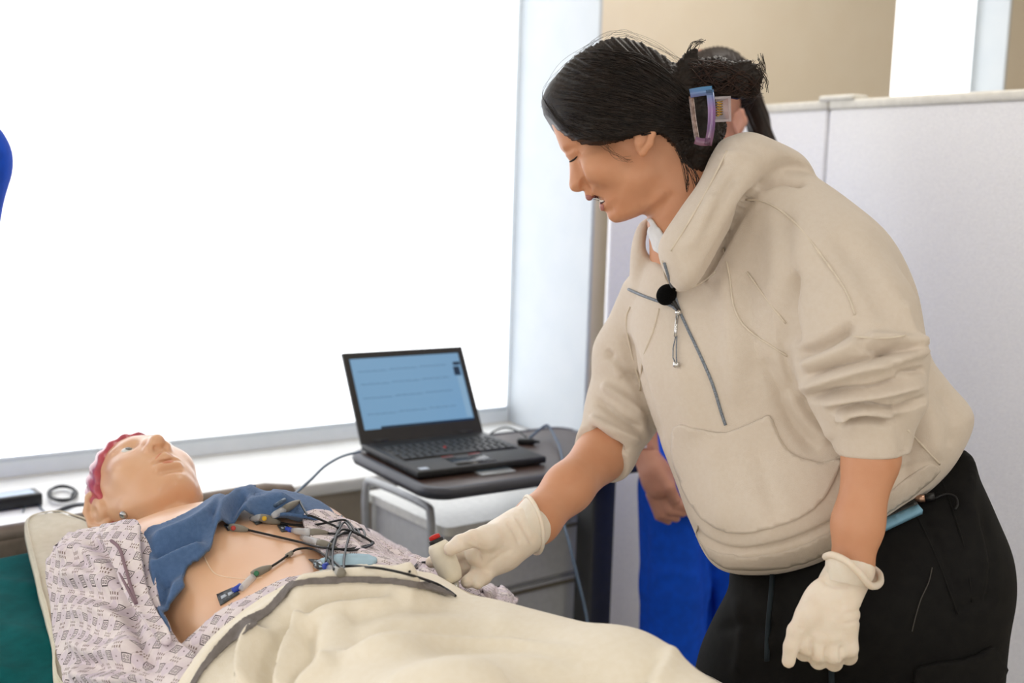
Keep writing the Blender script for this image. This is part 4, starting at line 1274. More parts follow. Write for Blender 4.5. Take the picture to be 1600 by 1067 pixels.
# ---- body: head, neck, forearms and the trunk inside the clothes, one mesh
HEAD = [(866, 205), (870, 216), (873, 224), (877, 233), (885, 242), (888.5, 250), (890, 262), (890, 278), (889.5, 290), (893, 297.5), (900, 300), (907, 299.5), (911, 298), (913.5, 303), (915, 310), (919, 313.5), (925, 313), (931, 311), (934.5, 315), (936, 322), (938.5, 329.5), (944, 331.5), (948, 336), (953, 343), (961, 347.5), (970, 346), (986, 339.5), (1006, 334), (1018, 345), (1035, 375), (1050, 420), (1120, 400), (1125, 320), (1112, 250), (1098, 175), (1050, 115), (980, 88), (915, 100), (875, 135), (860, 170), (861, 190)]
hf = Field((.045, .105, 1.545), (.32, .44, 1.80), .0018)
hf.slab(HEAD, [(900, 200, 1.665), (1080, 200, 1.665), (950, 330, 1.665), (1070, 380, 1.68)],
        [(875, 215, .050), (890, 250, .030), (893, 290, .017), (905, 296, .018), (918, 310, .022), (935, 325, .024), (958, 340, .030), (920, 260, .052), (950, 300, .056), (990, 290, .066), (1000, 330, .055), (1000, 200, .074), (950, 130, .070), (1060, 200, .070), (1060, 330, .056), (1070, 400, .055)], 62, k=0, smooth=3)
hf.pchain([(1070, 300, 1.665, 56), (1075, 395, 1.69, 60)], .02)
hf.ell(cp(945, 262, 1.625), (.034, .024, .022), k=.02)                                              # cheek
hf.ell(cp(1003, 216, 1.594), (.012, .020, .007), k=.006)                                              # ear
hf.pchain([(1012, 196, 1.592, 5), (1019, 209, 1.584, 6), (1015, 224, 1.584, 6), (1004, 238, 1.588, 6.5), (999, 232, 1.592, 6)], .003)
hf.ell(cp(1003, 214, 1.578), (.006, .012, .008), k=.003, sub=True)
fV, fQ = hf.mesh(1)
fV = folds(fV, fQ, [([(899, 246), (903, 262), (909, 278), (916, 293), (924, 304)], 4.5, -.005), ([(893, 292), (899, 288), (906, 287)], 4, .002), ([(906, 291), (911, 296)], 3, -.002), ([(889, 253), (896, 249), (903, 242), (907, 238)], 3, -.003),
                    ([(884, 243), (893, 240), (902, 234)], 5, .002), ([(878, 232), (890, 226), (905, 222)], 6, .002), ([(920, 299), (930, 310), (941, 320), (947, 330)], 4, -.002), ([(925, 311), (935, 311), (944, 314)], 3, -.003), ([(941, 336), (950, 330), (960, 327)], 5, -.002), ([(962, 338), (990, 330), (1020, 315), (1040, 300)], 10, .004), ([(1000, 345), (1030, 325), (1055, 300)], 9, -.004)], .5)
bf = Field((-.05, -.50, 1.33), (.66, .14, 1.86), .0042)
bf.pchain([(1080, 385, 1.69, 50), (1150, 450, 1.67, 70), (1230, 640, 1.64, 95), (1310, 760, 1.63, 95)], .02)
bf.pchain([(1160, 440, 1.66, 50), (1240, 350, 1.60, 40), (1330, 520, 1.48, 46), (1366, 640, 1.447, 36), (1361, 715, 1.442, 40), (1340, 820, 1.43, 36), (1330, 890, 1.425, 29), (1310, 930, 1.418, 26)], .02)
bf.pchain([(1120, 450, 1.69, 45), (1022, 490, 1.745, 22), (980, 640, 1.79, 27), (938, 712, 1.76, 38), (888, 762, 1.69, 36), (838, 814, 1.63, 34), (805, 835, 1.60, 27)], .02)
bV, bQ = bf.mesh(2)
body = wpart('body', np.concatenate([fV, bV]), np.concatenate([fQ, bQ + len(fV)]), M_skin)
T_f = bvh(fV, fQ)
# face details
HIT_Z[0] = 1.66
M_lipw = mat('lip_rose', '#b0736a', .4, .4); M_teeth = mat('teeth', '#ece6df', .3, .5); M_dark = mat('mouth_dark', '#4a2622', .6); M_lash = mat('lash_black', '#1d1512', .7)
for nm, P, m_, off, th in (('upper_lip', [(914, 305), (917, 312), (924, 313.5), (932, 312), (937, 310), (928, 307), (920, 304)], M_lipw, -.0012, .0022), ('lower_lip', [(936.5, 321), (938, 328), (942, 330), (945, 326), (944, 320), (940, 318)], M_lipw, -.0012, .0024),
                           ('mouth', [(928, 313), (935, 315.5), (937, 321), (943, 318), (946, 314), (938, 312)], M_dark, -.0006, .001), ('teeth', [(932, 312), (937, 316), (942, 316), (946, 313), (938, 311)], M_teeth, .0004, .001)):
    sub_part(nm, patch(T_f, P, off, th, 2.5, 3, 1), m_, body)
sub_part('eyelashes', (lambda L: tube(L, [.0006, .0011, .0013, .0013, .0012, .0009, .0005][:len(L)] if len(L) == 7 else .001, 6))(line_on(T_f, [(890, 253), (896, 250), (902, 244)], .0004, 3)), M_lash, body)
sub_part('eyebrow', (lambda L: tube(L, .0010, 6, .5))(line_on(T_f, [(874, 226), (877, 222), (882, 220), (888, 219)], -.0006, 3)), M_hair, body)
HIT_Z[0] = 1.6
M_tee = mat('white_cotton_tee', '#e9ebee', .85, .2)
sub_part('undershirt_collar', patch(T_h if False else bvh(np.concatenate([fV, bV]), np.concatenate([fQ, bQ + len(fV)])), [(1011, 352), (1018, 338), (1030, 352), (1046, 378), (1040, 400), (1024, 392)], .001, .003, 5, 2, 1), M_tee, woman)

# ---- hair
hr = Field((.02, .20, 1.54), (.40, .47, 1.80), .0024)
HAIRO = [(846, 162), (849, 146), (866, 118), (893, 90), (925, 70), (955, 59), (985, 60), (1020, 74), (1052, 96), (1076, 120), (1098, 150), (1118, 200), (1112, 250), (1085, 280), (1040, 300), (980, 300), (920, 290), (880, 250), (856, 200)]
hr.slab(HAIRO, 1.665, [(860, 170, .055), (880, 210, .066), (950, 130, .082), (1000, 200, .086), (1070, 200, .082), (930, 215, .078), (1020, 90, .07)], 70, k=0)
hr.clip_poly([(840, 165), (848, 140), (866, 112), (893, 84), (925, 64), (955, 52), (985, 54), (1025, 70), (1060, 95), (1085, 110), (1120, 130), (1130, 200), (1108, 250), (1094, 268), (1082, 264), (1068, 248), (1052, 228), (1034, 212), (1020, 210), (1002, 209), (975, 217), (950, 222), (920, 221), (895, 211), (876, 196), (864, 180), (852, 166)], 1.60)
hr.pchain([(1080, 150, 1.64, 44), (1092, 200, 1.635, 38), (1086, 246, 1.63, 20)], .014)
hr.pchain([(1078, 128, 1.64, 34), (1120, 122, 1.62, 30), (1158, 132, 1.61, 20), (1180, 140, 1.61, 9)], .012)
hr.pchain([(1075, 120, 1.63, 24), (1078, 95, 1.62, 11), (1085, 78, 1.62, 4)], .01)
hr.pchain([(1130, 118, 1.60, 18), (1165, 108, 1.60, 12), (1185, 122, 1.60, 8)], .008)
hr.pchain([(1090, 175, 1.615, 26), (1102, 225, 1.61, 20), (1094, 255, 1.615, 12)], .01)
rV, rQ = hr.mesh(1)
x_, y_ = cpix(rV); ph = np.arctan2(y_ - 190, x_ - 1092); rr = np.hypot(y_ - 190, x_ - 1092)
N_ = vnormals(rV, rQ)
rV = rV + N_ * (.0007 * np.sin(ph * 70 + 2.2 * np.sin(rr / 40)) + .0009 * np.sin(ph * 151 + 1.5 * np.sin(rr / 27 + 1)) + .0006 * np.sin(ph * 290))[:, None] * np.clip((x_ - 858) / 45, .1, 1)[:, None]
hair = wpart('hair', rV, rQ, M_hair, 'dark hair swept back into a twist')
T_r = bvh(rV, rQ)
rng = random.Random(5)
st = []
for i in range(150):                             # strands lying on the swept-back hair
    a = rng.uniform(0, 1); y0 = 78 + 130 * a + rng.uniform(-6, 6); x0 = 862 + 70 * abs(a - .6) + rng.uniform(0, 60)
    x1, y1 = 1075 + rng.uniform(-15, 10), 150 + 70 * a + rng.uniform(-12, 12); bow = -22 * (1 - a) + 14 * a + rng.uniform(-6, 6)
    P = []
    for t in np.linspace(0, 1, 12):
        x = x0 + (x1 - x0) * t; y = y0 + (y1 - y0) * t + bow * math.sin(math.pi * t) * (1 if a > .45 else .9)
        h_ = T_r.ray_cast(Vector((0, 0, 0)), Vector(cp(x, y, 1.0)).normalized())
        if h_[0] is not None:
            P.append(np.array(h_[0]) * (1 - .0007 - .0006 * math.sin(math.pi * t)))
    if len(P) > 4:
        st.append(tube(np.array(P), .00055, 4))
def stray(pts, z, r=.00035, spread=6, n=6):
    for _ in range(n):
        o = [(rng.uniform(-spread, spread), rng.uniform(-spread, spread)) for _ in pts]
        st.append(tube(crom([cp(x + a, y + b, z + rng.uniform(-.01, .01)) for (x, y), (a, b) in zip(pts, o)], 5), r, 4))
stray([(1078, 120), (1075, 95), (1085, 72), (1098, 66)], 1.62, n=14); stray([(1150, 125), (1180, 130), (1192, 110), (1188, 88)], 1.60, n=12, spread=5); stray([(1140, 120), (1175, 105), (1194, 120), (1196, 140)], 1.60, n=10)
stray([(1110, 105), (1140, 100), (1170, 112), (1180, 150), (1165, 165)], 1.60, n=16, spread=8); stray([(1070, 245), (1085, 275), (1090, 300), (1080, 335)], 1.575, n=12, spread=7); stray([(1060, 230), (1070, 265), (1075, 295)], 1.585, n=10, spread=6)
stray([(940, 218), (950, 232), (966, 243), (985, 250)], 1.588, r=.00013, n=9, spread=8); stray([(856, 165), (876, 192), (908, 211), (950, 219)], 1.606, r=.0002, n=16, spread=6); stray([(900, 85), (960, 55), (1020, 70), (1075, 105)], 1.65, r=.00014, n=10, spread=9)
stray([(850, 165), (853, 142), (882, 100), (930, 66)], 1.66, r=.00016, n=8, spread=6)
for i in range(46):                              # strands combed along the hairline
    o_ = rng.uniform(-7, 5); P = []
    for x, y in crom([(851, 158), (864, 181), (889, 203), (928, 217), (975, 213), (1015, 204), (1050, 205)], 4)[rng.randint(0, 4):rng.randint(18, 25)]:
        d_ = Vector(cp(x + o_ * .5, y + o_, 1.0)).normalized(); c_ = [h_ for h_ in (T_r.ray_cast(Vector((0, 0, 0)), d_), T_f.ray_cast(Vector((0, 0, 0)), d_)) if h_[0] is not None]
        if c_:
            P.append(np.array(min(c_, key=lambda h_: h_[3])[0]) * (1 - .0009))
    if len(P) > 5:
        P = np.array(P)
        for _ in range(3):
            P[1:-1] = .5 * P[1:-1] + .25 * (P[:-2] + P[2:])
        st.append(tube(P, np.linspace(.0003, .0006, len(P)), 4))
sv, sf = join(*st); ho = wpart('loose_strands', sv, sf, M_hair, None, hair); ho['kind'] = 'stuff'
bs_ = []
for i in range(90):                              # lighter loose ends of the twist
    a0 = (1080 + rng.uniform(-6, 30), 100 + rng.uniform(-10, 45)); a1 = (1128 + rng.uniform(-12, 12), 108 + rng.uniform(-14, 40)); a2 = (1160 + rng.uniform(-10, 10), 120 + rng.uniform(-14, 32)); a3 = (1186 + rng.uniform(-10, 9), 118 + rng.uniform(-26, 36))
    z0 = 1.588 + rng.uniform(-.006, .012)
    bs_.append(tube(crom([cp(*a0, z0 + .012), cp(*a1, z0), cp(*a2, z0 + .004), cp(*a3, z0 + .012)], 5), [.0006] * 14 + [.0004, .0002], 4))
bv_, bf_ = join(*bs_); bo_ = wpart('bun_ends', bv_, bf_, mat('warm_brown_hair', '#3a241a', .45, .35, nscale=200, col2='#241712'), None, hair); bo_['kind'] = 'stuff'
# claw clip
def clip_mat():
    m = mat('iridescent_acetate', '#6f5a86', .15, .6, coat=.8); nt = m.node_tree; b = nt.nodes['Principled BSDF']
    tc_ = nd(nt, 'ShaderNodeTexCoord'); sp = nd(nt, 'ShaderNodeSeparateXYZ'); nt.links.new(tc_.outputs['Generated'], sp.inputs[0])
    rp_ = nd(nt, 'ShaderNodeValToRGB'); e = rp_.color_ramp.elements
    e[0].position = 0; e[0].color = lin('#7a5068'); e[1].position = 1; e[1].color = lin('#3f86b5')
    for p, c in ((.3, '#6a4a7c'), (.6, '#8a5f9c'), (.82, '#5d6ea8')):
        q_ = e.new(p); q_.color = lin(c)
    nt.links.new(sp.outputs[2], rp_.inputs[0]); nt.links.new(rp_.outputs[0], b.inputs['Base Color']); return m
M_clip = clip_mat(); M_brownac = mat('tortoise_acetate', '#8a6f66', .2, .6, col2='#5a4038', nscale=150, coat=.6); M_gold = mat('gold_spring', '#caa45a', .25, .5, metal=1.)
def bar(P, w, t, z):
    """flat bar through pixels: width in px, thickness in m"""
    out = []
    P = np.array(P, float); T_ = np.gradient(P, axis=0); T_ /= np.linalg.norm(T_, axis=1)[:, None]; Nn = np.stack([-T_[:, 1], T_[:, 0]], 1)
    L, R = P + Nn * w / 2, P - Nn * w / 2; V = []
    for q, zz_ in ((L, z), (R, z), (R, z + t), (L, z + t)):
        V.append([cp(x, y, zz_ if np.isscalar(zz_) else zz_) for x, y in q])
    n = len(P); V = np.array(V).reshape(-1, 3); Fc = []
    for i in range(n - 1):
        for k in range(4):
            a, b = k * n + i, ((k + 1) % 4) * n + i; Fc.append([a, b, b + 1, a + 1])
    Fc += [[0, n, 2 * n, 3 * n], [n - 1, 2 * n - 1, 3 * n - 1, 4 * n - 1]]
    return V, Fc
clip = None
zc = 1.545
frame = join(bar(crom([(1078, 146), (1095, 143), (1113, 141)], 4), 14, .007, zc), bar(crom([(1109, 140), (1112, 170), (1111, 200), (1106, 227)], 4), 12, .007, zc), bar(crom([(1086, 219), (1097, 222), (1110, 221)], 4), 12, .007, zc))
clip = wpart('claw_clip', frame[0], frame[1], M_clip, 'iridescent purple hair claw clip', hair)
wpart('clip_bar', *bar(crom([(1080, 150), (1084, 185), (1090, 222)], 4), 8, .006, zc + .001), M_brownac, None, hair)
cl2 = wpart('clip_lever', *join(bar([(1117, 153), (1140, 152)], 4, .012, zc), bar([(1140, 150), (1141, 190)], 4, .012, zc), bar([(1117, 189), (1141, 188)], 4, .012, zc), bar([(1118, 170), (1140, 170)], 34, .002, zc + .01)), mat('clear_acrylic', '#e9dfe6', .08, .6, alpha=.4), None, hair)
sp_ = [cp(1124 + 5 * math.cos(t * 2), 158 + t * 1.3, zc + .004 + .004 * math.sin(t * 2)) for t in np.linspace(0, 18, 90)]
wpart('clip_spring', *tube(sp_, .0008, 5), M_gold, None, hair)

# ---- trousers and shoes
tr = Field((.10, -.68, 1.36), (.78, -.06, 1.86), .0055)
tr.slab([(1150, 885), (1220, 870), (1300, 830), (1400, 760), (1496, 700), (1522, 745), (1548, 805), (1568, 860), (1573, 920), (1563, 985), (1556, 1060), (1550, 1150), (1540, 1260), (1300, 1270), (1080, 1250), (1078, 1150), (1086, 1067), (1098, 1015), (1120, 965), (1140, 925)],
        [(1150, 900, 1.64), (1480, 720, 1.62), (1500, 1000, 1.60), (1150, 1050, 1.66), (1300, 900, 1.60)], [(1150, 900, .11), (1480, 730, .11), (1400, 900, .15), (1200, 1050, .13), (1550, 1000, .12)], 105)
tV, tQ = tr.mesh(2)
tV = folds(tV, tQ, [([(1150, 930), (1160, 1000), (1150, 1060)], 10, .005), ([(1215, 905), (1212, 960), (1206, 1030)], 7, .003), ([(1440, 800), (1470, 860), (1500, 930)], 5, -.004), ([(1180, 1010), (1240, 1000), (1330, 1040)], 14, .006), ([(1120, 985), (1170, 975), (1230, 985)], 10, -.005), ([(1480, 960), (1530, 940), (1560, 930)], 8, -.004), ([(1500, 760), (1530, 830), (1540, 900)], 10, .004), ([(1530, 800), (1550, 880), (1545, 950)], 7, -.005)])
def to_c(p):
    return w2c(np.array(p))
gw = ft
lgF = []
T_t = bvh(tV, tQ)
lw = c2w(tV); zmin = lw[:, 2].min()
legs = Field((.02, -1.62, 1.3), (.80, -.55, 2.15), .010)
nk = np.array([gw[0] + .10, gw[1] - .04]); fk = np.array([gw[0] - .10, gw[1] + .07])
for (x, y), top in ((nk, (1420, 1130, 1.56)), (fk, (1190, 1130, 1.68))):
    t0 = cp(*top); k_ = to_c((x, y, .45)); a_ = to_c((x + .02, y, .07))
    legs.cone(t0, k_, .125, .10, .03); legs.cone(k_, a_, .10, .085, .03)
lV, lQ = legs.mesh(2)
trou = wpart('trousers', np.concatenate([tV, lV]), np.concatenate([tQ, lQ + len(tV)]), M_black, 'black cargo trousers')
for P in ([(1430, 800), (1462, 870), (1485, 930), (1496, 960)], [(1470, 745), (1505, 850), (1518, 940)]):
    sub_part('seam', seam(T_t, P, .0014, .0006), M_black, trou)
fl_ = patch(T_t, [(1428, 1040), (1480, 1030), (1520, 1020), (1550, 1004), (1560, 1030), (1570, 1045), (1550, 1075), (1500, 1080), (1432, 1085)], .001, .006, 8, 2, 1)
sub_part('cargo_pocket', fl_, M_black, trou)
for P in ([(1208, 895), (1206, 940), (1202, 985), (1200, 1032)], [(1302, 985), (1300, 1020), (1300, 1075)]):
    sub_part('drawstring', seam(T_t, P, .0042, .003, 5, .4), mat('navy_drawstring', '#1d2a33', .8), trou)
M_shoe = mat('dark_shoe', '#1c1c1e', .6)
for x, y in (nk, fk):
    sf_ = Field((-.16, -.06, 0), (.08, .06, .12), .006); sf_.cone((.03, 0, .045), (-.10, 0, .035), .042, .034, .02); sf_.cone((.0, 0, .06), (.02, 0, .09), .04, .04, .02); sf_.half((0, 0, -1), -.002)
    v_, q_ = sf_.mesh(2); obj('shoe', v_ + np.array([x - gw[0] + .02, y - gw[1], .0]), q_, M_shoe, woman)

# ---- gloves
gn = Field((.30, -.44, 1.34), (.48, -.24, 1.52), .0022)
W_ = (1324, 902, 1.42)
for (kx, ky), kz in (((1256, 1006), 1.392), ((1279, 1019), 1.388), ((1303, 1022), 1.390), ((1326, 1012), 1.398)):
    gn.pchain([(1316 + (kx - 1290) * .25, 905, 1.418, 17), (kx + (1300 - kx) * .3, 965, 1.400, 17), (kx, ky, kz, 14.5)], .012)
for (kx, ky), kz in (((1256, 1006), 1.392), ((1279, 1019), 1.388), ((1303, 1022), 1.390), ((1326, 1012), 1.398)):
    gn.pchain([(kx, ky, kz, 14.5), (kx, ky + 13, kz + .022, 13), (kx + 1, ky + 6, kz + .045, 12.5)], .004)
    gn.pchain([(kx + 1, ky + 6, kz + .045, 12.5), (kx + 3, ky - 26, kz + .050, 12)], .004)
gn.ell(cp(1294, 962, 1.405), (.036, .048, .018), k=.012)
gn.pchain([(1292, 930, 1.402, 18), (1262, 962, 1.392, 15.5), (1243, 985, 1.386, 12.5)], .010)
gn.pchain([(1243, 985, 1.386, 12.5), (1236, 1010, 1.383, 11.5), (1232, 1033, 1.384, 10.5)], .004)
gn.pchain([(1316, 915, 1.420, 36), (1330, 888, 1.424, 36)], .010)
gV, gQ = gn.mesh(1)
gV = folds(gV, gQ, [([(1294, 880), (1305, 890), (1320, 905)], 3, -.0025), ([(1285, 905), (1300, 915), (1330, 918)], 3, -.0025), ([(1300, 890), (1325, 900), (1350, 908)], 4, .003), ([(1290, 895), (1312, 908), (1340, 914)], 4, .003), ([(1246, 978), (1256, 985)], 3, -.002), ([(1320, 960), (1335, 955), (1350, 950)], 3, -.0015), ([(1318, 975), (1334, 972), (1350, 968)], 3, -.0015),
                    ([(1268, 1000), (1267, 1030)], 3, -.004), ([(1291, 1010), (1291, 1036)], 3, -.004), ([(1315, 1008), (1315, 1034)], 3, -.004), ([(1262, 985), (1290, 1000), (1320, 995)], 6, .002)], .5)
glN = wpart('glove', gV, gQ, M_glove, 'cream latex glove on the lowered fist')
rim = crom([cp(*p) for p in ((1290, 870, 1.42), (1300, 867, 1.395), (1322, 876, 1.380), (1344, 896, 1.380), (1360, 915, 1.392), (1374, 912, 1.42), (1374, 897, 1.45), (1358, 884, 1.468), (1330, 872, 1.465), (1305, 866, 1.45))], 4, True)
wpart('cuff_roll', *tube(np.concatenate([rim, rim[:1]]), .0045, 8), M_glove, None, glN)
gl_sk = []
bot = crom([cp(*p) for p in ((1288, 900, 1.425), (1296, 905, 1.397), (1316, 910, 1.386), (1338, 915, 1.388), (1352, 918, 1.40), (1356, 915, 1.42), (1352, 908, 1.445), (1340, 900, 1.458), (1315, 895, 1.458), (1297, 897, 1.447))], 4, True)
n_ = len(rim); sk = np.concatenate([rim, bot]); skf = [[i, (i + 1) % n_, n_ + (i + 1) % n_, n_ + i] for i in range(n_)]
inner = sk * np.array([1, 1, 1]) + (np.array(cp(1328, 892, 1.423)) - sk) * .03
wpart('glove_cuff', *join((sk, skf), (inner, [f[::-1] for f in skf])), M_glove, None, glN)

# hand on the probe
gz = 1.575
gf = Field((-.13, -.36, 1.51), (.07, -.19, 1.69), .002)
gf.pchain([(834, 818, 1.622, 35), (812, 832, 1.605, 35), (785, 850, 1.592, 36), (762, 864, 1.588, 32)], .014)
gf.ell(cp(770, 862, 1.585), (.036, .030, .022), k=.012)
gf.pchain([(790, 836, 1.578, 24), (762, 840, 1.556, 18), (740, 842, 1.541, 14.5)], .010)                # thumb
gf.pchain([(740, 842, 1.541, 14.5), (719, 848, 1.530, 12.5), (703, 858, 1.527, 10.5)], .004)
for pts in ([(748, 852, 1.600, 15), (722, 862, 1.604, 13), (692, 874, 1.592, 11.5), (674, 878, 1.566, 9.5)], [(752, 872, 1.602, 15), (726, 888, 1.604, 12.5), (704, 902, 1.588, 11), (690, 907, 1.560, 9.5)],
            [(760, 884, 1.590, 14), (744, 900, 1.576, 12), (730, 909, 1.556, 10.5)], [(770, 886, 1.582, 13), (756, 902, 1.566, 11), (746, 912, 1.552, 9)]):
    gf.pchain(pts, .005)
pV, pQ = gf.mesh(1)
pV = folds(pV, pQ, [([(760, 885), (775, 872), (800, 858)], 4, -.002), ([(748, 860), (770, 868), (800, 866)], 6, .0015), ([(728, 880), (750, 892), (768, 896)], 4, -.002), ([(735, 836), (745, 845), (752, 856)], 3, -.002), ([(792, 815), (803, 830), (812, 850)], 3, -.0025), ([(800, 808), (815, 835), (825, 852)], 4, .0025), ([(805, 805), (822, 830), (830, 850)], 3, -.002), ([(728, 850), (745, 862), (752, 878)], 3, -.002)], .5)
glF = wpart('glove', pV, pQ, M_glove, 'cream latex glove gripping the probe')
rim = crom([cp(*p) for p in ((822, 776, 1.625), (834, 786, 1.592), (845, 812, 1.580), (849, 842, 1.588), (844, 862, 1.615), (833, 862, 1.645), (822, 842, 1.662), (815, 803, 1.654))], 4, True)
wpart('cuff_roll', *tube(np.concatenate([rim, rim[:1]]), .003, 8), M_glove, None, glF)
bot = crom([cp(*p) for p in ((795, 806, 1.610), (806, 815, 1.585), (815, 832, 1.573), (818, 848, 1.578), (815, 858, 1.600), (806, 858, 1.625), (796, 842, 1.638), (792, 820, 1.63))], 4, True)
n_ = len(rim); sk = np.concatenate([rim, bot]); skf = [[i, (i + 1) % n_, n_ + (i + 1) % n_, n_ + i] for i in range(n_)]
inner = sk + (np.array(cp(820, 826, 1.61)) - sk) * .03
wpart('glove_cuff', *join((sk, skf), (inner, [f[::-1] for f in skf])), M_glove, None, glF)

# ------------------------------------------------------------------ two more people in blue scrubs
M_scrub = mat('royal_blue_scrubs', '#0a50d2', .8, .2, nscale=50, col2='#0a49c2', bump=.25, bscale=700)
M_skin2 = mat('rosy_skin', '#c08d7a', .5, .4, nscale=22, col2='#b8826f', sss=.1)
M_hair2 = mat('dark_brown_hair', '#1d1512', .5, .3, nscale=90, col2='#2c211b', aniso=(1, 1, .15), bump=.3, bscale=250)
g2 = c2w(cp(1110, 700, 2.74)); p2 = thing('person', 'dark-haired person in royal blue scrubs standing behind the woman, hands clasped', 'person', (g2[0], g2[1], 0))


def ppart(root, name, V, Q, m, label=None, parent=None):
    return obj(name, c2w(V) - np.array(root.location), Q, m, parent or root, label=label)


f2 = Field((.20, -1.12, 2.48), (.78, .50, 3.0), .0075)
f2.slab([(1080, 285), (1120, 262), (1180, 285), (1225, 340), (1232, 450), (1222, 560), (1215, 690), (1195, 760), (1100, 770), (1020, 750), (1012, 690), (1040, 560), (1045, 450), (1055, 345)], 2.76, .12, 75)
f2.pchain([(1085, 350, 2.70, 40), (1015, 480, 2.64, 34), (990, 590, 2.60, 32)], .02)
f2.pchain([(1200, 335, 2.82, 40), (1228, 480, 2.80, 34), (1200, 600, 2.70, 32)], .02)
for (x, y, z, r), wx in (((1052, 760, 2.72, 56), (-.075, -.05)), ((1130, 770, 2.80, 58), (.075, .05))):
    b = np.array([g2[0] + wx[0], g2[1] + wx[1]]); t0 = cp(x, y, z); k_ = w2c((b[0], b[1], .48)); a_ = w2c((b[0], b[1], .06))
    f2.cone(t0, k_, r * z / F, .082, .03); f2.cone(k_, a_, .082, .075, .02)
v2_, q2_ = f2.mesh(2)
v2_ = folds(v2_, q2_, [([(1010, 800), (1008, 880), (1006, 980)], 5, -.006), ([(1100, 800), (1105, 900), (1110, 1000)], 8, -.012), ([(1030, 760), (1080, 790), (1120, 850)], 10, .006), ([(1020, 900), (1060, 895), (1100, 905)], 10, .005)])
sc2 = ppart(p2, 'scrubs', v2_, q2_, M_scrub, 'royal blue scrubs')
h2 = Field((.30, -.45, 2.55), (.72, .72, 2.92), .006)
h2.ell(cp(1098, 155, 2.74), (.090, .118, .078), k=0)
h2.ell(cp(1072, 190, 2.74), (.070, .085, .066), k=.02)
h2.pchain([(1030, 185, 2.74, 10), (1022, 200, 2.74, 9)], .01)
h2.pchain([(1110, 205, 2.74, 40), (1115, 290, 2.76, 44)], .02)
h2.pchain([(1120, 330, 2.77, 50), (1120, 600, 2.77, 60)], .02)
h2.pchain([(1085, 355, 2.71, 30), (1015, 480, 2.64, 24), (990, 590, 2.60, 24), (1002, 660, 2.585, 23), (1010, 712, 2.575, 21)], .02)
h2.ell(cp(1152, 190, 2.665), (.012, .026, .010), k=.006); h2.pchain([(1158, 172, 2.655, 5), (1164, 190, 2.65, 5), (1154, 210, 2.655, 5)], .004); h2.ell(cp(1150, 188, 2.645), (.006, .013, .008), k=.003, sub=True)
a1, b1 = h2.mesh(1)
hn = Field((.27, -.44, 2.46), (.44, -.24, 2.66), .0028)
hn.pchain([(1006, 705, 2.575, 21), (1022, 735, 2.565, 22), (1034, 758, 2.56, 22)], .012)
hn.ell(cp(1026, 748, 2.562), (.034, .042, .020), k=.012)
hn.pchain([(1030, 740, 2.545, 11), (1046, 762, 2.535, 9.5), (1056, 780, 2.54, 8)], .006)          # thumb
for pts in ([(1036, 762, 2.56, 10), (1054, 786, 2.555, 9), (1072, 793, 2.565, 7)], [(1030, 770, 2.565, 10), (1046, 796, 2.56, 9), (1066, 801, 2.57, 7)], [(1024, 775, 2.57, 10), (1036, 803, 2.57, 8.5), (1056, 809, 2.58, 7)], [(1018, 772, 2.578, 9), (1030, 806, 2.585, 7.5), (1044, 814, 2.59, 6)]):
    hn.pchain(pts, .003)
hn.pchain([(1090, 770, 2.60, 9), (1075, 782, 2.585, 8.5), (1064, 786, 2.575, 7.5)], .003)           # finger of the other hand
hn.pchain([(1150, 700, 2.66, 22), (1115, 745, 2.63, 21), (1095, 775, 2.61, 18)], .012); hn.pchain([(1095, 790, 2.61, 14), (1078, 800, 2.60, 8)], .008)
a2, b2 = hn.mesh(1)
ppart(p2, 'body', np.concatenate([a1, a2]), np.concatenate([b1, b2 + len(a1)]), M_skin2)
r2 = Field((.34, .28, 2.60), (.80, .75, 2.95), .005)
r2.slab([(1040, 140), (1060, 100), (1090, 82), (1120, 75), (1150, 84), (1172, 108), (1188, 145), (1202, 190), (1217, 232), (1240, 262), (1272, 284), (1304, 297), (1285, 304), (1240, 300), (1190, 290), (1172, 240), (1166, 190), (1150, 168), (1120, 172), (1085, 190), (1050, 200)], [(1100, 120, 2.735), (1200, 200, 2.77), (1290, 295, 2.78)], [(1100, 120, .088), (1190, 200, .07), (1290, 295, .012), (1160, 110, .08)], 40)
a, b = r2.mesh(2)
x_, y_ = cpix(a); a = a + vnormals(a, b) * (.0016 * np.sin((x_ - .42 * y_) * .9) + .001 * np.sin((x_ - .4 * y_) * 1.9))[:, None]
ppart(p2, 'hair', a, b, M_hair2, 'long dark brown hair')
for wx in ((-.075, -.05), (.075, .05)):
    sf_ = Field((-.16, -.06, 0), (.08, .06, .12), .006); sf_.cone((.03, 0, .045), (-.10, 0, .035), .042, .034, .02); sf_.cone((.0, 0, .06), (.02, 0, .09), .04, .04, .02); sf_.half((0, 0, -1), -.002)
    v_, q_ = sf_.mesh(2); obj('shoe', v_ + np.array([wx[0], wx[1], 0]), q_, M_shoe, p2)

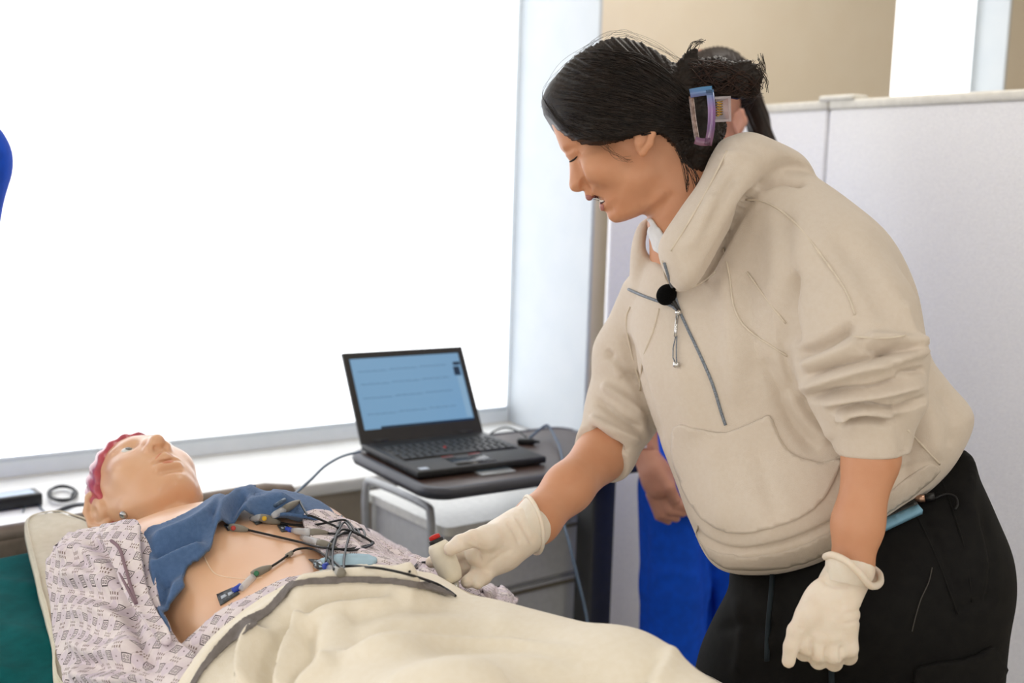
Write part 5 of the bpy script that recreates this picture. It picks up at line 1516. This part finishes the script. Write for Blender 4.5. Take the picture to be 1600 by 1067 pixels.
# person mostly outside the frame at the window end
g3 = c2w(cp(-235, 500, 2.05)); g3 = np.array([g3[0], g3[1], 0]); p3 = thing('person', 'person in blue scrubs at the window, only a sleeve in view', 'person', (g3[0], g3[1], 0))
f3 = Field((-1.55, -1.22, 1.80), (-.88, .45, 2.35), .011)
f3.slab([(-340, 200), (-235, 175), (-130, 200), (-80, 290), (-95, 480), (-85, 640), (-110, 720), (-360, 720), (-385, 640), (-375, 480), (-390, 290)], 2.08, .12, 80)
f3.pchain([(-92, 225, 2.05, 74), (-68, 250, 2.04, 78), (-70, 400, 2.02, 56), (-90, 500, 2.0, 50)], .02)
f3.pchain([(-375, 250, 2.1, 64), (-415, 400, 2.1, 54), (-400, 520, 2.06, 48)], .02)
for wx in (-.09, .09):
    t0 = w2c((g3[0] + wx, g3[1], .80)); k_ = w2c((g3[0] + wx, g3[1], .45)); a_ = w2c((g3[0] + wx, g3[1], .07)); f3.cone(t0, k_, .105, .085, .03); f3.cone(k_, a_, .085, .075, .02)
a, b = f3.mesh(2); ppart(p3, 'scrubs', a, b, M_scrub, 'royal blue scrubs')
e3_ = Field((-1.55, -.20, 1.75), (-.88, .72, 2.35), .009)
e3_.ell(cp(-235, 60, 2.06), (.08, .115, .095), k=0); e3_.pchain([(-235, 120, 2.08, 46), (-235, 300, 2.09, 52)], .02)
e3_.pchain([(-70, 400, 2.02, 38), (-90, 500, 2.0, 36), (-130, 610, 1.92, 28), (-160, 650, 1.88, 26), (-185, 670, 1.86, 24)], .02); e3_.pchain([(-400, 520, 2.06, 36), (-330, 620, 1.92, 28), (-280, 660, 1.88, 24)], .02)
e3_.pchain([(-235, 300, 2.09, 60), (-110, 290, 2.05, 45), (-70, 400, 2.02, 38)], .02); e3_.pchain([(-235, 300, 2.09, 60), (-370, 300, 2.1, 45), (-405, 500, 2.07, 36)], .02)
a, b = e3_.mesh(2); ppart(p3, 'body', a, b, M_skin2)
h3 = Field((-1.42, .35, 1.85), (-.98, .75, 2.28), .008); h3.ell(cp(-232, 45, 2.075), (.09, .105, .10), k=0); h3.ell(cp(-235, 90, 1.98), (.075, .10, .06), k=.01, sub=True)
a, b = h3.mesh(2); ppart(p3, 'hair', a, b, M_hair2)
for wx in (-.09, .09):
    sf_ = Field((-.06, -.16, 0), (.06, .08, .12), .007); sf_.cone((0, .03, .045), (0, -.10, .035), .042, .034, .02); sf_.cone((0, .0, .06), (0, .02, .09), .04, .04, .02); sf_.half((0, 0, -1), -.002)
    v_, q_ = sf_.mesh(2); obj('shoe', v_ + np.array([wx, 0, 0]), q_, M_shoe, p3)

# ------------------------------------------------------------------ probe, electrodes, leads, microphone
def tree_of(objs):
    V = []; Q = []; n = 0
    for o in objs:
        m = o.data; v = np.zeros(len(m.vertices) * 3); m.vertices.foreach_get('co', v); v = v.reshape(-1, 3)
        M = np.array(o.matrix_basis) if o.parent is None else np.array(o.parent.matrix_basis) @ np.array(o.matrix_basis)
        V.append(w2c(v @ M[:3, :3].T + M[:3, 3])); Q += [[i + n for i in p.vertices] for p in m.polygons]; n += len(v)
    return bvh(np.concatenate(V), Q)


T_all = tree_of([blanket, shirt, lb] + [o for o in bpy.data.objects if o.parent in (gown,)] + [o for o in manikin.children if o.name.startswith('body')])


def surf(px, py, lift=.002):
    """point over whatever lies on the bed at this pixel, lifted towards the camera"""
    p, n = hit(T_all, px, py); return p * (1 - lift / np.linalg.norm(p))


# probe in the gloved hand
M_ivory = mat('ivory_plastic', '#efe8d6', .4, .4, nscale=40); M_blackpl = mat('black_plastic', '#141517', .4, .5)
A = cp(685, 853, 1.550); B = cp(707, 903, 1.545); ax = B - A; Lh = np.linalg.norm(ax); ax /= Lh
pw = c2w(cp(717, 936, 1.545)); probe = thing('handheld_probe', 'ivory handheld probe with a red button in the gloved hand', 'probe', tuple(pw))
def pr(name, prof, m, o=A, label=None):
    r = lathe(prof, 28, (o, ax)); return obj(name, c2w(r[0]) - pw, r[1], m, probe, label=label)
hdl = pr('handle', [(.006, -.006), (.0125, -.004), (.0155, .002), (.0165, .012), (.0165, .026), (.0160, .038), (.0145, Lh - .002), (.0118, Lh + .004), (.006, Lh + .006)], M_ivory)
pr('button_collar', [(.0095, -.010), (.010, -.009), (.010, -.004), (.009, -.003)], M_blackpl)
pr('button', [(.003, -.0165), (.0072, -.0155), (.0078, -.0135), (.0078, -.009)], M_red, label='red push button')
C = B + ax * .004; D_ = cp(717, 940, 1.543)
obj('shaft', *(lambda r: (c2w(r[0]) - pw, r[1]))(tube([C, (C + D_) / 2, D_], [.0062, .0048, .0042], 16)), M_steel, probe)

# electrodes with lead clips
M_pad = mat('black_electrode_foil', '#23262a', .35, .5, nscale=200, col2='#4a4e52'); M_blue = mat('blue_plastic', '#2746b8', .4, .5); M_clearp = mat('clear_clip_plastic', '#dfe2e6', .15, .6, alpha=.55); M_greyclip = mat('grey_clip_plastic', '#8a857a', .5, .4, nscale=60)
M_yel = mat('yellow_ring', '#e0b52c', .45); M_green = mat('green_mark', '#3a7d5a', .45); M_redm = mat('red_mark', '#c0443c', .45)
def flatbar(P, w, th):
    P = np.asarray(P, float); return tube(P, np.asarray(w, float), 8, th, None)
def electrode(label, pad, con, clear, clip_, mark=None, lift=.004):
    c0 = surf(*clip_[0], lift); root = thing('electrode', label, 'electrode', tuple(c2w(c0)), group='chest electrodes with lead clips')
    loc = np.array(root.location)
    if pad:
        V, T, _ = patch(T_all, pad, .0006, .0012, 4, 0, 0); obj('pad', c2w(V) - loc, T, M_pad, root)
        m = np.array(pad, float); c_ = m.mean(0)
        for k in range(2):                        # printed silver marks on the foil
            q_ = c_ + (m - c_) * .28 + (m[1] - m[0]) * (.22 if k else -.22); V, T, _ = patch(T_all, q_, .0019, .0003, 3, 0, 0); obj('print', c2w(V) - loc, T, M_label, root)
    if con:
        L = np.array([surf(x, y, lift + .001) for x, y in con]); v, f = tube(L, .0042, 8, .8); obj('connector', c2w(v) - loc, f, M_blue, root)
    if clear:
        L = np.array([surf(x, y, lift + .002) for x, y in clear]); v, f = tube(np.linspace(L[0], L[-1], 5), [.0035, .005, .005, .0052, .0048], 10, .7); obj('clear_jaw', c2w(v) - loc, f, M_clearp, root)
    L = np.array([surf(*clip_[0], lift + .002), surf(*clip_[1], lift + .003)]); v, f = tube(np.linspace(L[0], L[1], 6), [.005, .0062, .0062, .0056, .0042, .0024], 10, .75); cl = obj('clip', c2w(v) - loc, f, M_greyclip, root)
    if mark is not None:
        p = L[0] + (L[1] - L[0]) * .22; d = -p / np.linalg.norm(p); r = lathe([(.0034, .004), (.0034, .0062), (.002, .0066)], 12, (p, d)); obj('colour_mark', c2w(r[0]) - loc, r[1], mark, cl)
    return root
electrode('electrode with black pad and green marked clip low on the bare belly', [(339, 930), (364, 919), (375, 928), (345, 947)], [(364, 924), (372, 919), (377, 915)], [(376, 921), (396, 901)], [(394, 899), (424, 885)], M_green)
electrode('electrode with small black pad on the belly beside the cable bundle', [(482, 875), (500, 876), (509, 888), (498, 889)], [(506, 886), (512, 883)], [(513, 887), (528, 893)], [(528, 893), (540, 897)], None)
electrode('electrode with red marked clip on the upper chest under the shirt', [(350, 822), (362, 819), (368, 827), (356, 830)], None, None, [(358, 824), (388, 828)], M_redm)
electrode('electrode with yellow marked clip lying over the shirt edge', [(392, 812), (404, 810), (410, 818), (400, 821)], None, [(392, 811), (408, 808)], [(406, 808), (438, 817)], M_yel)
electrode('electrode clip tilted up at the far shoulder above the yellow one', None, None, [(426, 806), (444, 796)], [(442, 797), (468, 783)], None, .010)
electrode('electrode with blue connector and clear jaw at the far side of the chest', [(433, 822), (446, 820), (458, 830), (440, 832)], [(446, 827), (456, 829)], [(456, 829), (486, 832)], [(484, 832), (513, 833)], None)
electrode('electrode clip with clear jaw nearest the cable loops', None, None, [(471, 840), (498, 848)], [(496, 848), (526, 857)], None)

def lead(label, pts, r=.0016, m=None, name='lead_wire'):
    P = crom([surf(x, y, l) for x, y, l in pts], 7)
    for _ in range(3):
        P[1:-1] = .5 * P[1:-1] + .25 * (P[:-2] + P[2:])
    v, f = tube(P, r, 7); o = vobj(name, c2w(v), f, m or M_cable); tag(o, label, 'cable', 'black electrode leads'); return o
lead('black lead from the green marked clip through a small grey clasp', [(424, 885, .007), (438, 876, .007), (452, 866, .009), (464, 858, .012), (485, 857, .016), (505, 866, .016), (522, 878, .012), (536, 889, .006)])
lead('black lead from the red marked clip crossing the bare chest', [(388, 828, .007), (410, 833, .007), (440, 840, .008), (470, 847, .010), (500, 855, .014), (540, 858, .02), (575, 852, .025), (597, 832, .03), (600, 812, .035), (580, 803, .035), (552, 808, .03), (530, 830, .02), (520, 862, .01), (517, 885, .006)])
lead('black lead from the yellow marked clip looping over the far arm', [(438, 817, .007), (470, 821, .008), (505, 818, .015), (540, 812, .025), (568, 808, .03), (573, 815, .03), (556, 826, .025), (532, 835, .018), (514, 850, .012), (509, 880, .006)])
lead('black lead rising from the far shoulder clip in a tall arc', [(468, 783, .012), (485, 775, .016), (510, 770, .02), (532, 773, .02), (538, 785, .02), (534, 805, .02), (527, 830, .016), (518, 856, .012), (514, 885, .006)])
lead('black lead from the blue connector clip in the widest loop', [(513, 833, .008), (535, 834, .016), (565, 826, .025), (583, 815, .03), (580, 803, .032), (560, 803, .03), (538, 815, .025), (524, 840, .016), (519, 870, .010), (522, 890, .006)])
lead('black lead from the clip nearest the loops, standing upright', [(526, 857, .008), (550, 860, .016), (580, 852, .025), (590, 830, .03), (578, 808, .03), (556, 812, .026), (545, 840, .018), (538, 870, .010), (537, 892, .006)])
lead('black lead running from the bundle under the gloved hand', [(520, 886, .008), (550, 884, .012), (575, 886, .012), (600, 889, .012), (640, 898, .010), (680, 911, .009), (702, 923, .008), (712, 931, .006)])
lead('short black lead over the printed far sleeve beside the hand', [(640, 893, .004), (650, 883, .006), (662, 878, .006), (674, 881, .006)])
lead('black lead arching at the far sleeve cuff', [(822, 936, .004), (840, 931, .012), (860, 932, .012), (880, 942, .006)])
p_ = surf(452, 866, .009); r = box((-.005, -.003, -.004), (.005, .003, .004), .0012); o = vobj('cable_clasp', c2w(r[0] @ np.array([[.85, .5, 0], [-.5, .85, 0], [0, 0, 1]]) + p_), r[1], M_greyclip); tag(o, 'small grey clasp on the belly electrode lead', 'clasp')
wire('monitor_cable', [wp(562, 706, 2.62), wp(535, 713, 2.50), wp(508, 728, 2.36), wp(485, 750, 2.22), wp(462, 770, 2.08), c2w(surf(444, 781, .006)), c2w(surf(430, 790, .006))], .0028, M_bluecable, 'slate blue cable running from the laptop to the manikin shoulder')

# lapel microphone
p_, n_ = hit(T_h, 1049, 463, .012)
mic = thing('lapel_microphone', 'black foam lapel microphone clipped at the half zip', 'microphone', tuple(c2w(p_)))
fm = Field(p_ - .022, p_ + .022, .0012); ra = math.radians(35); Rm = np.array([[math.cos(ra), -math.sin(ra), 0], [math.sin(ra), math.cos(ra), 0], [0, 0, 1]])
fm.ell(p_, (.0138, .0156, .0125), Rm, 0); v, q_ = fm.mesh(1); obj('foam_cover', c2w(v) - np.array(mic.location), q_, mat('black_foam', '#0b0b0c', 1., .1, bump=1., bscale=900), mic)
v, f = tube([p_, hit(T_h, 1057, 474, .006)[0], hit(T_h, 1064, 487, .004)[0]], [.0035, .003, .0024], 10); obj('clip_stem', c2w(v) - np.array(mic.location), f, M_blackpl, mic)
# device in the waistband
T_w = bvh(tV, tQ)
q0 = hit(T_w, 1378, 822, .004)[0]; q1 = hit(T_w, 1440, 800, .004)[0]
dev = thing('wireless_pack', 'pale blue and black wireless pack tucked at the trouser waist', 'device', tuple(c2w((q0 + q1) / 2)))
loc = np.array(dev.location)
V, T, _ = patch(T_w, [(1372, 826), (1436, 797), (1441, 806), (1378, 836)], .003, .008, 6, 0, 0); obj('blue_case', c2w(V) - loc, T, mat('pale_blue_case', '#7fb0cc', .4), dev)
V, T, _ = patch(T_w, [(1385, 815), (1400, 795), (1425, 780), (1436, 797), (1390, 818)], .002, .010, 6, 0, 0); obj('black_case', c2w(V) - loc, T, M_blackpl, dev)
p_, n_ = hit(T_w, 1413, 787, .013); r = lathe([(.0028, 0), (.0028, .0008), (.001, .0012)], 12, (p_, n_)); obj('status_light', c2w(r[0]) - loc, r[1], mat('blue_led', '#2030ff', .4, emit='#3040ff', estr=3.), dev)
v, f = tube([hit(T_w, 1432, 788, .010)[0], hit(T_w, 1447, 787, .010)[0]], .0052, 8, .6); obj('plug', c2w(v) - loc, f, mat('copper_plug', '#b08d78', .3, metal=.8), dev)
v, f = tube([hit(T_w, 1447, 786, .009)[0], hit(T_w, 1462, 783, .009)[0]], .0058, 8, .7); obj('plug_grip', c2w(v) - loc, f, M_blackpl, dev)
v, f = tube(crom([hit(T_w, x, y, .006)[0] for x, y in ((1462, 783), (1480, 776), (1494, 780), (1497, 792), (1492, 800))], 5), .0016, 7); obj('pack_lead', c2w(v) - loc, f, M_cable, dev)
v, f = tube(crom([hit(T_w, x, y, .003)[0] for x, y in ((1456, 888), (1450, 910), (1438, 935), (1430, 960), (1424, 985))], 5), .0006, 6); obj('thin_wire', c2w(v) - loc, f, mat('grey_thin_wire', '#4a4845', .5), dev)
